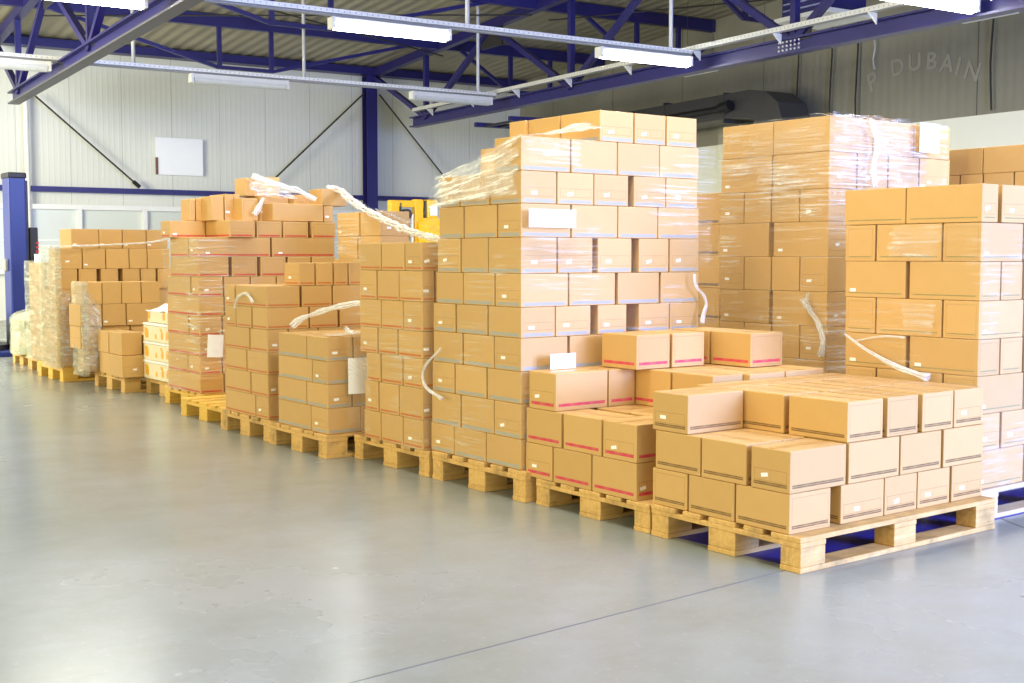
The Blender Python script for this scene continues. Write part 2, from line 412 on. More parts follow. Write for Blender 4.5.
# purlins with trussed underslinging
PUR = [17.5, 14.1, 10.8, 7.5, 4.2]
for i, pb in enumerate(PUR):
    lab = ['blue roof purlin nearest the back wall, with sagging strut frame', 'blue roof purlin second from the back wall, with sagging strut frame', 'blue roof purlin third from the back wall, with sagging strut frame', 'blue roof purlin fourth from the back wall', 'blue roof purlin nearest the viewer'][i]
    e = empty('roof_purlin', (0, 0, 0), TH); tag(e, lab, 'purlin', 'roof purlins')
    z = roofz(pb)-.12
    q = MB(); q.box(-8, AWALL-.02, pb-.06, pb+.06, z-.10, z+.10); q.build('beam', M['blue'], e)
    for ca in ((4.2, 10.1) if i != 1 else (3.85, 10.6)):
        if i > 3: continue
        zz = z-.78
        for s in (-.47, .47):
            q = MB(); q.bar((ca+s, pb, z-.1), (ca+s, pb, zz), .07, .07); q.build('hanger_post', M['blue'], e)
        q = MB(); q.bar((ca-.5, pb, zz), (ca+.5, pb, zz), .06, .06); q.build('tie', M['blue'], e)
        for s in (-1, 1):
            ex = 3.2 if ca < 8 else 1.6
            q = MB(); q.bar((ca+s*.5, pb, zz), (ca+s*ex, pb, z-.08), .06, .06); q.build('tie_strut', M['blue'], e)
# roof cross bracing rods
for k, (p0, p1, lb) in enumerate([((.7, 17.3, 4.95), (8.0, 14.2, 5.2), 'thin dark roof bracing rod between the two back purlins'),
                              ((8.0, 17.3, 4.95), (.7, 14.2, 5.2), 'thin dark roof bracing rod crossing the other, between the back purlins'),
                              ((8.2, 14.0, 5.1), (11.8, 10.9, 5.4), 'thin dark roof bracing rod over the duct')]):
    q = MB(); q.tube([p0, p1], .014, 6); tag(hall(q.build('roof_rod', M['dark_steel'])), lb, 'brace rod', 'roof bracing rods')
# cross beam at the blue frame behind the tall stack
beam_thing('cross_frame', 'low dark blue steel frame behind the top of the tall blue-banded stack', 'frame',
           [('rail', M['blue'], lambda q: (q.bar((8.3, 16.6, 3.62), (10.6, 16.45, 3.62), .1, .08), q.bar((8.3, 15.4, 3.62), (10.6, 15.25, 3.62), .1, .08))),
            ('grating', M['dark_steel'], lambda q: [q.bar((8.5+.3*k, 15.3, 3.60), (8.5+.3*k, 16.6, 3.60), .05, .04) for k in range(7)])])

# cable trays with lamps
def tray(bb_, label):
    e = empty('cable_tray', W(0, bb_, 3.93), TH); tag(e, label, 'cable tray', 'cable trays under the roof')
    q = MB(); q.box(-2.5, 7.76, -.05, .05, 0, .004); q.box(-2.5, 7.76, -.052, -.048, 0, .05); q.box(-2.5, 7.76, .048, .052, 0, .05)
    q.build('channel', M['tray'], e)
    q = MB(); q.box(-2.5, 7.76, -.03, .03, -.03, -.005); q.build('lamp_rail', M['grey_box'], e)
    for a in (-1.0, 1.6, 4.25, 7.42):
        q = MB(); q.tube([(a, 0, 0.0), (a, 0, roofz(bb_)-3.95)], .028, 8); q.build('hanger', M['galv'], e)
tray(9.85, 'perforated white cable tray carrying the bright lamps')
tray(15.0, 'perforated white cable tray in front of the back wall, lamps unlit')
e = empty('cable_tray', W(7.86, 0, 3.99), TH); tag(e, 'perforated white cable tray bracketed along the blue truss chord', 'cable tray', 'cable trays under the roof')
q = MB(); q.box(-.05, .05, -5, 18.2, 0, .004); q.box(-.052, -.048, -5, 18.2, 0, .06); q.box(.048, .052, -5, 18.2, 0, .06)
t = NT('tray_perforated_long'); x, y, z = t.sep(t.coord('Object'))
hole = t.between(t.math('FRACT', t.mul(y, 14.)), .35, .58); hole = t.mul(hole, t.between(z, .018, .042)); mt2 = t.done(t.mix(t.mul(hole, .38), srgb(222, 222, 220), srgb(70, 68, 70)), .4, .2)
q.build('channel', mt2, e)
for k in range(9):
    yb = 17.6-1.55*k
    q = MB(); i0 = [(-.06, yb, -.002), (.09, yb, -.002), (.09, yb, -.13)]
    q.quad(i0); q.quad([(p[0], p[1]+.02, p[2]) for p in reversed(i0)])
    for a1, a2 in ((0, 1), (1, 2), (2, 0)): q.quad([i0[a1], i0[a2], (i0[a2][0], yb+.02, i0[a2][2]), (i0[a1][0], yb+.02, i0[a1][2])])
    q.build('bracket', M['white_metal'], e)
def lamp(a, bb_, z, lit, label, rz=0.0, L=1.5):
    e = empty('tube_lamp', W(a, bb_, z), TH+rz); tag(e, label, 'lamp', 'lit tube lamps' if lit else 'unlit tube lamps')
    q = MB(); q.box(-L/2, L/2, -.07, .07, .03, .10); q.build('housing', M['white_metal'], e, .008)
    q = MB(); n = 9
    pts = [(math.cos(math.pi*k/(n-1))*.085, -math.sin(math.pi*k/(n-1))*.075+.03) for k in range(n)]
    for k in range(n-1):
        (y0, z0), (y1, z1) = pts[k], pts[k+1]; q.quad([(-L/2+.03, y0, z0), (L/2-.03, y0, z0), (L/2-.03, y1, z1), (-L/2+.03, y1, z1)])
    for s in (-1, 1): q.quad([(s*(L/2-.03), y, z_) for y, z_ in (pts if s < 0 else pts[::-1])])
    q.build('diffuser', M['lamp_on' if lit else 'lamp_off'], e)
    for s in (-1, 1):
        q = MB(); q.box(s*L/2-.02, s*L/2+.02, -.075, .075, -.03, .10); q.build('end_cap', M['white_metal'], e)
    if bb_ not in (9.85, 15.0):
        for s in (-.5, .5):
            q = MB(); q.tube([(s, 0, .10), (s, 0, (roofz(bb_)-z-.03)*(1.8 if L == 1.2 else 1))], .006, 6); q.build('suspension_wire', M['dark_steel'], e)
    if lit:
        l = bpy.data.lights.new('tube_light', 'AREA'); l.shape = 'RECTANGLE'; l.size = L; l.size_y = .16; l.energy = LAMP_W; l.color = (1, .96, .80)
        lo = bpy.data.objects.new('tube_light', l); COL.objects.link(lo); lo.parent = e; lo.location = (0, 0, -.06)
    return e
LAMPS = [(-.4, 9.85, 1, 'bright tube lamp at the upper left edge of the picture'), (3.22, 9.85, 1, 'bright tube lamp on the tray left of the tall stack'),
         (6.98, 9.85, 1, 'bright tube lamp above the tall blue-banded stack'), (7.15, 5.4, 1, 'bright tube lamp at the upper right of the picture'),
         (-.33, 15.0, 0, 'unlit tube lamp on the far tray at the left edge'), (3.2, 15.0, 0, 'unlit tube lamp in the middle of the far tray'), (6.9, 15.0, 0, 'unlit tube lamp at the right end of the far tray')]
for a, b_, lit, lb in LAMPS: lamp(a, b_, 3.80 if not lit else 3.79, lit, lb)
for a, b_ in ((-.4, 5.4), (3.4, 5.4), (-.4, .9), (3.4, .9), (-.4, -3.6)):
    lamp(a, b_, 3.79, 1, f"bright tube lamp above the open floor, {'left' if a < 0 else 'middle' if a < 5 else 'right'} column, {'second' if b_ > 5 else 'third' if b_ > 0 else 'fourth'} row from the far tray")
lamp(9.3, 11.44, 4.0, 0, 'small unlit tube lamp beyond the truss chord, by the bright lamp', math.pi/2, 1.2).scale = (.6, .55, .55)
lamp(9.3, 6.25, 4.0, 0, 'small unlit tube lamp beyond the truss chord at the right edge', math.pi/2, 1.2).scale = (.6, .55, .55)

# heater unit
e = empty('unit_heater', W(9.0, 8.6, 4.30), TH); tag(e, 'blue louvred heater box with pale rim hanging at the top edge', 'heater')
q = MB(); q.box(-.35, .35, -.42, .42, .06, .85); q.build('casing', M['blue'], e, .01)
q = MB(); q.box(-.42, .42, -.5, .5, 0, .06); q.build('rim', M['white_metal'], e, .006)
q = MB()
for k in range(8): q.bar((-.365, -.36, .14+k*.085), (-.365, .36, .14+k*.085), .05, .014)
q.build('louvres', plain('pale_blue_fins', srgb(170, 176, 220), .4), e)
q = MB(); q.tube([(0, 0, .85), (0, 0, 1.4)], .02); q.build('hanger', M['dark_steel'], e)
# dark duct along the right wall
e = empty('air_duct', (0, 0, 0), TH); tag(e, 'large dark grey duct bending down along the dark right wall', 'duct')
def ductbox(q, prof):                             # profile in b,z extruded in a
    a0, a1 = 10.85, 11.5
    q.quad([(a0, p[0], p[1]) for p in prof]); q.quad([(a1, p[0], p[1]) for p in reversed(prof)])
    for i in range(len(prof)):
        p, r = prof[i], prof[(i+1) % len(prof)]; q.quad([(a0, p[0], p[1]), (a1, p[0], p[1]), (a1, r[0], r[1]), (a0, r[0], r[1])])
q = MB(); ductbox(q, [(18.3, 3.85), (12.0, 3.92), (11.65, 3.86), (11.35, 3.66), (11.25, 3.40), (11.25, 1.9), (11.85, 1.9), (11.85, 3.42), (12.3, 3.50), (18.3, 3.44)])
q.build('duct_run', M['duct'], e)
q = MB(); q.tube([(10.75, 17.0, 3.60), (10.75, 12.6, 3.66)], .05, 10); q.tube([(10.75, 12.6, 3.66), (10.75, 12.35, 3.70)], .09, 10); q.build('pipe', M['black'], e)
for bb_ in (12.6, 14.2, 15.8, 17.4):
    q = MB(); q.box(10.84, 11.51, bb_, bb_+.03, 3.43, 3.94); q.build('seam_flange', M['duct'], e)
# hanging cables on the dark wall
for (b0, z0, z1, lb, mt) in [(11.9, 6.0, 2.9, 'dark cable hanging left of the bend of the duct', 'black'), (11.15, 6.0, 2.9, 'dark cable hanging by the bolted splice in the truss', 'black'),
                         (10.6, 6.0, 2.9, 'dark cable hanging right of the bend of the duct', 'black'), (10.25, 4.75, 4.1, 'short pale rod hanging left of the faint lettering', 'galv'), (8.1, 6.0, 3.25, 'dark cable hanging at right, ending at the cream wall', 'black')]:
    q = MB(); q.tube([(11.84, b0+.02*math.sin(k*1.3), z0+(z1-z0)*k/8) for k in range(9)], .014, 6)
    tag(hall(q.build('hanging_cable', M[mt])), lb, 'cable', 'cables on the dark wall')
# faint lettering
t = NT('faded_lettering'); mlet = t.done(srgb(158, 154, 138), .6)
e = empty('wall_lettering', (0, 0, 0), TH); tag(e, 'faint grey arched lettering DUBAIN on the dark right wall', 'lettering')
def letter(ch, bb_, z, size, tilt, mt):
    cu = bpy.data.curves.new('letter', 'FONT'); cu.body = ch; cu.size = size; cu.extrude = .004; cu.offset = .008; cu.align_x = 'CENTER'
    tmp = bpy.data.objects.new('letter', cu); COL.objects.link(tmp)
    dg = bpy.context.evaluated_depsgraph_get(); me = bpy.data.meshes.new_from_object(tmp.evaluated_get(dg)); bpy.data.objects.remove(tmp)
    me.materials.clear(); me.materials.append(mt)
    o = bpy.data.objects.new('letter', me); COL.objects.link(o); o.parent = e
    # text x -> -b (reading left to right from inside the hall), text y -> z
    o.matrix_local = Matrix(((0, 0, -1, AWALL-.006), (-1, 0, 0, bb_), (0, 1, 0, z), (0, 0, 0, 1))) @ Matrix.Rotation(tilt, 4, 'Z')
for ch, bb_, z, s, tl in (('P', 10.28, 3.80, .40, .35), ('D', 9.82, 3.97, .36, .16), ('U', 9.50, 4.0, .36, .05), ('B', 9.20, 3.98, .36, -.06), ('A', 8.93, 3.91, .36, -.18), ('I', 8.74, 3.84, .36, -.25), ('N', 8.50, 3.74, .36, -.32)):
    letter(ch, bb_, z, s, tl, mlet)
# ------------------------------------------------------------------ measured positions of the cartons, metres
# layer, x0, x1, y0, y1, z0, z1, print on the left face, print on the right face, place in the layer
DATA = {}
DATA['P1'] = [
[0,0.0,0.239,0.06,0.333,0.135,0.288,"l","o","corner"],[0,0.0,0.212,0.338,0.59,0.135,0.288,"l","","left 2"],[0,0.0,0.335,0.596,0.802,0.135,0.288,"o","","left 3"],
[0,0.299,0.57,0.06,0.395,0.135,0.288,"","n","right 2"],[0,0.573,0.789,0.06,0.395,0.135,0.288,"","n","right 3"],[0,0.792,1.016,0.06,0.395,0.135,0.288,"","n","right 4"],
[0,1.03,1.259,0.06,0.395,0.135,0.288,"","n","right 5"],[0,1.005,1.255,0.395,0.607,0.135,0.288,"","","fill"],[0,1.005,1.255,0.607,0.8,0.135,0.288,"","","fill"],
[1,0.0,0.33,0.06,0.255,0.288,0.449,"n","l","corner"],[1,0.0,0.212,0.278,0.519,0.288,0.449,"l","","left 2"],[1,0.0,0.212,0.524,0.786,0.288,0.449,"l","","left 3"],
[1,0.343,0.666,0.06,0.272,0.288,0.449,"","l","right 2"],[1,0.672,0.952,0.06,0.272,0.288,0.449,"","l","right 3"],[1,0.966,1.259,0.06,0.272,0.288,0.449,"","l","right 4"],
[1,0.212,0.33,0.278,0.519,0.288,0.449,"","","fill"],[1,0.212,0.33,0.524,0.786,0.288,0.449,"","","fill"],[1,0.33,0.665,0.272,0.484,0.288,0.449,"","","fill"],
[1,0.665,1.0,0.272,0.484,0.288,0.449,"","","fill"],[1,0.33,0.665,0.484,0.696,0.288,0.449,"","","fill"],[1,0.665,1.0,0.484,0.696,0.288,0.449,"","","fill"],
[1,0.665,1.0,0.696,0.8,0.288,0.449,"","","fill"],[2,0.0,0.33,0.595,0.805,0.449,0.61,"n","l","left 3"],[2,0.338,0.562,0.066,0.362,0.449,0.61,"l","o","corner"],
[2,0.338,0.562,0.386,0.682,0.449,0.61,"l","","fill"],[2,0.588,0.793,0.066,0.362,0.449,0.61,"","o","right 2"],[2,0.588,0.793,0.37,0.682,0.449,0.61,"","","fill"],
[2,0.821,1.038,0.066,0.362,0.449,0.61,"","o","right 3"],[2,0.821,1.038,0.37,0.682,0.449,0.61,"","","fill"],[2,1.045,1.259,0.066,0.362,0.449,0.61,"","n","right 4"],
[2,1.045,1.259,0.37,0.682,0.449,0.61,"","","fill"],[2,0.338,0.66,0.69,0.885,0.449,0.61,"","","fill"],[2,0.665,0.96,0.69,0.885,0.449,0.61,"","","fill"],
[2,0.965,1.259,0.69,0.885,0.449,0.61,"","","fill"],]
DATA['P2'] = [
[0,0.0,0.121,0.9,1.194,0.125,0.289,"l","n","corner"],[0,0.0,0.212,1.199,1.47,0.125,0.289,"l","","left 2"],[0,0.0,0.335,1.477,1.681,0.125,0.289,"n","","left 3"],
[0,1.005,1.18,1.112,1.324,0.125,0.289,"","","fill"],[0,1.005,1.18,1.324,1.536,0.125,0.289,"","","fill"],[0,1.005,1.18,1.536,1.66,0.125,0.289,"","","fill"],
[1,0.0,0.257,0.9,1.121,0.289,0.455,"n","l","corner"],[1,0.0,0.212,1.131,1.399,0.289,0.455,"l","","left 2"],[1,0.0,0.212,1.412,1.677,0.289,0.455,"l","","left 3"],
[1,0.264,0.413,0.9,1.235,0.289,0.455,"","n","right 2"],[1,0.257,0.592,1.235,1.447,0.289,0.455,"","","fill"],[1,0.257,0.592,1.447,1.66,0.289,0.455,"","","fill"],
[2,0.0,0.32,1.45,1.655,0.455,0.632,"n","l","left 4"],[2,0.325,0.495,1.45,1.655,0.455,0.632,"","l","left 5"],[2,0.5,0.7,1.215,1.485,0.455,0.632,"l","","corner"],
[2,0.5,0.7,0.94,1.205,0.455,0.632,"l","","right 2"],[2,0.705,0.95,0.905,1.19,0.455,0.632,"","","fill"],[2,0.705,1.0,1.195,1.485,0.455,0.632,"","","fill"],
[2,0.955,1.23,0.905,1.19,0.455,0.632,"","","fill"],[2,1.005,1.23,1.195,1.4,0.455,0.632,"","","fill"],[3,0.405,0.625,1.345,1.6,0.634,0.8,"l","o","corner"],
[3,0.64,0.86,1.345,1.6,0.634,0.8,"","o","right 2"],[3,0.937,1.17,1.112,1.38,0.634,0.8,"l","o","right 3"],[3,0.937,1.17,1.39,1.65,0.634,0.8,"","","fill"],]
DATA['P3'] = [
[0,-0.02,0.201,1.69,1.978,0.15,0.298,"l","n","corner"],[0,-0.02,0.192,1.982,2.263,0.15,0.298,"l","","left 2"],[0,-0.02,0.315,2.267,2.481,0.15,0.298,"n","","left 3"],
[1,-0.02,0.273,1.69,1.91,0.298,0.468,"n","l","corner"],[1,-0.02,0.192,1.914,2.198,0.298,0.468,"l","","left 2"],[1,-0.02,0.192,2.207,2.475,0.298,0.468,"l","","left 3"],
[2,-0.02,0.2,1.69,1.969,0.468,0.623,"l","n","corner"],[2,-0.02,0.192,1.978,2.252,0.468,0.623,"l","","left 2"],[2,-0.02,0.315,2.261,2.468,0.468,0.623,"n","","left 3"],
[3,-0.02,0.268,1.69,1.91,0.623,0.783,"n","l","corner"],[3,-0.02,0.192,1.914,2.178,0.623,0.783,"l","","left 2"],[3,-0.02,0.192,2.187,2.457,0.623,0.783,"l","","left 3"],
[3,0.281,0.581,1.69,1.902,0.623,0.783,"","l","right 2"],[4,-0.02,0.189,1.69,1.96,0.783,0.93,"l","n","corner"],[4,-0.02,0.192,1.968,2.241,0.783,0.93,"l","","left 2"],
[4,-0.02,0.315,2.25,2.456,0.783,0.93,"n","","left 3"],[4,0.192,0.415,1.69,2.025,0.783,0.93,"","n","right 2"],[4,0.46,0.654,1.69,2.025,0.783,0.93,"","n","right 3"],
[4,0.736,0.951,1.69,2.025,0.783,0.93,"","n","right 4"],[4,0.955,1.168,1.69,2.025,0.783,0.93,"","n","right 5"],[5,-0.02,0.27,1.69,1.901,0.93,1.09,"n","l","corner"],
[5,-0.02,0.192,1.909,2.177,0.93,1.09,"l","","left 2"],[5,-0.02,0.192,2.181,2.426,0.93,1.09,"l","","left 3"],[5,0.276,0.576,1.69,1.902,0.93,1.09,"","l","right 2"],
[5,0.592,0.878,1.69,1.902,0.93,1.09,"","l","right 3"],[5,0.889,1.166,1.69,1.902,0.93,1.09,"","l","right 4"],[6,-0.02,0.198,1.69,1.959,1.09,1.263,"l","n","corner"],
[6,-0.02,0.192,1.963,2.194,1.09,1.263,"l","","left 2"],[6,-0.02,0.315,2.203,2.415,1.09,1.263,"n","","left 3"],[6,0.204,0.426,1.69,2.025,1.09,1.263,"","n","right 2"],
[6,0.458,0.685,1.69,2.025,1.09,1.263,"","n","right 3"],[6,0.733,0.944,1.69,2.025,1.09,1.263,"","n","right 4"],[6,0.951,1.163,1.69,2.025,1.09,1.263,"","n","right 5"],
[7,-0.02,0.284,1.69,1.88,1.263,1.423,"n","l","corner"],[7,-0.02,0.192,1.888,2.166,1.263,1.423,"l","","left 2"],[7,-0.02,0.192,2.175,2.395,1.263,1.423,"l","","left 3"],
[7,0.291,0.589,1.69,1.902,1.263,1.423,"","l","right 2"],[7,0.592,0.864,1.69,1.902,1.263,1.423,"","l","right 3"],[7,0.867,1.161,1.69,1.902,1.263,1.423,"","l","right 4"],
[8,-0.02,0.196,1.69,1.942,1.423,1.577,"l","n","corner"],[8,-0.02,0.192,1.95,2.201,1.423,1.577,"l","","left 2"],[8,-0.02,0.315,2.21,2.385,1.423,1.577,"n","","left 3"],
[8,0.2,0.43,1.69,2.025,1.423,1.577,"","n","right 2"],[8,0.433,0.66,1.69,2.025,1.423,1.577,"","n","right 3"],[8,0.696,0.918,1.69,2.025,1.423,1.577,"","n","right 4"],
[8,0.922,1.151,1.69,2.025,1.423,1.577,"","n","right 5"],[9,-0.02,0.28,1.69,1.908,1.577,1.74,"l","l","corner"],[9,0.287,0.583,1.69,1.902,1.577,1.74,"","l","right 2"],
[9,0.587,0.871,1.69,1.902,1.577,1.74,"","l","right 3"],[9,0.874,1.156,1.69,1.902,1.577,1.74,"","l","right 4"],[10,0.467,0.693,1.69,2.0,1.74,1.893,"l","n","corner"],
[10,0.699,0.915,1.69,2.0,1.74,1.893,"","n","right 2"],[10,0.922,1.139,1.69,2.0,1.74,1.893,"","n","right 3"],[10,0.467,0.68,2.01,2.27,1.74,1.893,"l","","left 2"],
[10,0.45,0.66,2.275,2.42,1.74,1.893,"n","","left 3"],[9,0.3,0.51,2.225,2.48,1.58,1.745,"l","","left 3"],]
DATA['P4'] = [
[0,-0.04,0.044,2.53,2.731,0.14,0.3,"n","l","corner"],[0,-0.04,0.172,2.736,2.965,0.14,0.3,"l","","left 2"],[0,-0.04,0.172,2.971,3.156,0.14,0.3,"l","","left 3"],
[1,-0.04,0.032,2.53,2.77,0.3,0.47,"l","n","corner"],[1,-0.04,0.172,2.776,2.985,0.3,0.47,"l","","left 2"],[1,-0.04,0.295,2.996,3.142,0.3,0.47,"n","","left 3"],
[2,-0.04,0.052,2.53,2.727,0.47,0.629,"n","l","corner"],[2,-0.04,0.172,2.737,2.96,0.47,0.629,"l","","left 2"],[2,-0.04,0.172,2.971,3.128,0.47,0.629,"l","","left 3"],
[3,-0.04,0.033,2.53,2.777,0.629,0.774,"l","n","corner"],[3,-0.04,0.172,2.787,2.991,0.629,0.774,"l","","left 2"],[3,-0.04,0.295,3.002,3.194,0.629,0.774,"n","","left 3"],
[4,-0.04,0.047,2.53,2.723,0.774,0.931,"n","l","corner"],[4,-0.04,0.172,2.728,2.956,0.774,0.931,"l","","left 2"],[4,-0.04,0.172,2.961,3.197,0.774,0.931,"l","","left 3"],
[4,0.053,0.137,2.53,2.728,0.774,0.931,"","l","right 2"],[5,-0.04,0.041,2.53,2.763,0.931,1.095,"l","n","corner"],[5,-0.04,0.172,2.768,2.997,0.931,1.095,"l","","left 2"],
[5,-0.04,0.295,3.008,3.194,0.931,1.095,"n","","left 3"],[5,0.048,0.137,2.53,2.742,0.931,1.095,"","l","right 2"],[6,-0.04,0.061,2.53,2.702,1.095,1.247,"n","n","corner"],
[6,-0.04,0.172,2.709,2.951,1.095,1.247,"l","","left 2"],[6,-0.04,0.172,2.957,3.191,1.095,1.247,"l","","left 3"],[6,0.068,0.138,2.53,2.709,1.095,1.247,"","l","right 2"],]
DATA['P5'] = [
[0,-0.17,0.051,3.35,3.558,0.14,0.29,"n","l","corner"],[0,-0.17,0.042,3.564,3.999,0.14,0.29,"l","","left 2"],[0,0.051,0.386,3.35,3.562,0.14,0.29,"","","fill"],
[1,-0.17,-0.008,3.35,3.612,0.29,0.43,"l","n","corner"],[1,-0.17,0.042,3.618,3.995,0.29,0.43,"l","","left 2"],[1,-0.002,0.147,3.35,3.562,0.29,0.43,"","l","right 2"],
[2,-0.17,0.053,3.35,3.538,0.43,0.565,"n","l","corner"],[2,-0.17,0.042,3.544,3.991,0.43,0.565,"l","","left 2"],[3,-0.17,0.001,3.35,3.605,0.565,0.705,"l","n","corner"],
[3,-0.17,0.042,3.611,3.986,0.565,0.705,"l","","left 2"],[3,0.008,0.15,3.35,3.562,0.565,0.705,"","l","right 2"],[3,0.042,0.377,3.562,3.774,0.565,0.705,"","","fill"],
[3,0.042,0.377,3.774,4.0,0.565,0.705,"","","fill"],]
DATA['P6'] = [
[0,-0.17,-0.004,4.14,4.321,0.14,0.283,"n","l","corner"],[0,-0.17,0.042,4.333,4.806,0.14,0.283,"l","","left 2"],[1,-0.17,-0.051,4.14,4.389,0.283,0.426,"l","n","corner"],
[1,-0.17,0.042,4.404,4.8,0.283,0.426,"l","","left 2"],[2,-0.17,-0.0,4.14,4.445,0.426,0.566,"l","l","corner"],[2,-0.17,0.042,4.46,4.795,0.426,0.566,"l","","left 2"],
[3,-0.17,-0.026,4.14,4.394,0.566,0.711,"l","n","corner"],[3,-0.17,0.042,4.409,4.789,0.566,0.711,"l","","left 2"],[3,-0.019,0.187,4.14,4.352,0.566,0.711,"","l","right 2"],
[3,0.194,0.384,4.14,4.352,0.566,0.711,"","l","right 3"],[3,0.392,0.512,4.14,4.352,0.566,0.711,"","l","right 4"],[4,-0.17,0.124,4.14,4.359,0.711,0.849,"l","l","corner"],
[4,-0.17,0.042,4.374,4.606,0.711,0.849,"l","","left 2"],[4,-0.17,0.165,4.614,4.783,0.711,0.849,"n","","left 3"],[4,0.131,0.334,4.14,4.352,0.711,0.849,"","l","right 2"],
[4,0.349,0.513,4.14,4.352,0.711,0.849,"","l","right 3"],[5,-0.17,0.062,4.14,4.609,0.849,0.985,"l","l","corner"],[5,-0.17,0.165,4.633,4.778,0.849,0.985,"n","","left 2"],
[5,0.076,0.292,4.14,4.352,0.849,0.985,"","l","right 2"],[5,0.299,0.514,4.14,4.352,0.849,0.985,"","l","right 3"],[5,0.835,1.0,4.352,4.564,0.849,0.985,"","","fill"],
[5,0.165,0.5,4.564,4.8,0.849,0.985,"","","fill"],[5,0.835,1.0,4.564,4.8,0.849,0.985,"","","fill"],[6,0.057,0.17,4.14,4.35,0.986,1.132,"n","l","upper"],
[6,0.177,0.301,4.14,4.35,0.986,1.132,"","l","upper"],[6,0.308,0.411,4.14,4.35,0.986,1.132,"","l","upper"],[6,0.418,0.516,4.14,4.35,0.986,1.132,"","l","upper"],]
DATA['P7'] = [
[0,0.06,0.249,5.79,6.444,0.14,0.284,"l","l","corner"],[0,0.257,0.461,5.79,6.002,0.14,0.284,"","l","right 2"],[1,0.06,0.235,5.79,6.024,0.284,0.424,"n","n","corner"],
[1,0.06,0.272,6.034,6.436,0.284,0.424,"l","","left 2"],[1,0.243,0.464,5.79,6.002,0.284,0.424,"","l","right 2"],[2,0.06,0.238,5.79,6.428,0.424,0.574,"l","n","corner"],
[2,0.246,0.466,5.79,6.002,0.424,0.574,"","l","right 2"],[3,0.06,0.24,5.79,5.99,0.574,0.724,"n","n","corner"],[3,0.06,0.272,6.009,6.442,0.574,0.724,"l","","left 2"],
[3,0.248,0.468,5.79,6.002,0.574,0.724,"","l","right 2"],[4,0.06,0.259,5.79,6.434,0.724,0.87,"l","l","corner"],[4,0.267,0.471,5.79,6.002,0.724,0.87,"","l","right 2"],
[5,0.06,0.254,5.79,5.936,0.87,1.019,"n","n","corner"],[5,0.06,0.272,5.956,6.426,0.87,1.019,"l","","left 2"],[5,0.262,0.473,5.79,5.956,0.87,1.019,"","l","right 2"],
[5,0.481,0.691,5.79,6.002,0.87,1.019,"","l","right 3"],[5,0.699,0.897,5.79,6.002,0.87,1.019,"","l","right 4"],[6,0.06,0.304,5.79,6.355,1.019,1.169,"l","o","corner"],
[6,0.329,0.538,5.79,6.125,1.019,1.169,"","o","right 2"],[6,0.563,0.778,5.79,6.125,1.019,1.169,"","o","right 3"],[6,0.795,0.995,5.79,6.125,1.019,1.169,"","o","right 4"],
[6,1.004,1.213,5.79,6.125,1.019,1.169,"","o","right 5"],[7,0.06,0.649,5.79,5.971,1.169,1.317,"n","L","corner"],[7,0.06,0.272,5.991,6.347,1.169,1.317,"l","","left 2"],
[7,0.661,1.21,5.79,6.002,1.169,1.317,"","L","right 2"],[8,0.317,0.526,5.79,6.002,1.317,1.444,"","l","right 2"],[8,0.535,0.748,5.79,6.125,1.317,1.444,"","o","right 3"],
[8,0.759,0.977,5.79,6.125,1.317,1.444,"","o","right 4"],[8,1.007,1.221,5.79,6.125,1.317,1.444,"","o","right 5"],[8,0.006,0.293,6.2,6.4,1.317,1.447,"n","L","left 3"],
[8,0.297,0.497,5.753,6.3,1.317,1.447,"L","","left 2"],]
DATA['P7top'] = [
[0.167,0.213,6.2,1.462,1.617,"o"],[0.217,0.299,6.2,1.463,1.626,"l"],[0.3,0.341,6.2,1.464,1.624,"n"],[0.26,0.363,6.0,1.482,1.635,"l"],[0.368,0.446,6.0,1.492,1.654,"n"],
[0.494,0.54,6.1,1.505,1.661,"n"],[0.443,0.577,5.85,1.482,1.62,"o"],[0.664,0.749,6.0,1.49,1.647,"n"],[0.685,1.127,5.82,1.47,1.587,"l"],[1.16,1.259,5.84,1.472,1.576,"n"],
[0.593,0.747,6.1,1.642,1.792,"l"],[0.799,0.935,6.2,1.652,1.812,"n"],[0.986,1.119,6.0,1.601,1.669,"n"],[1.122,1.352,5.84,1.592,1.712,"l"],]
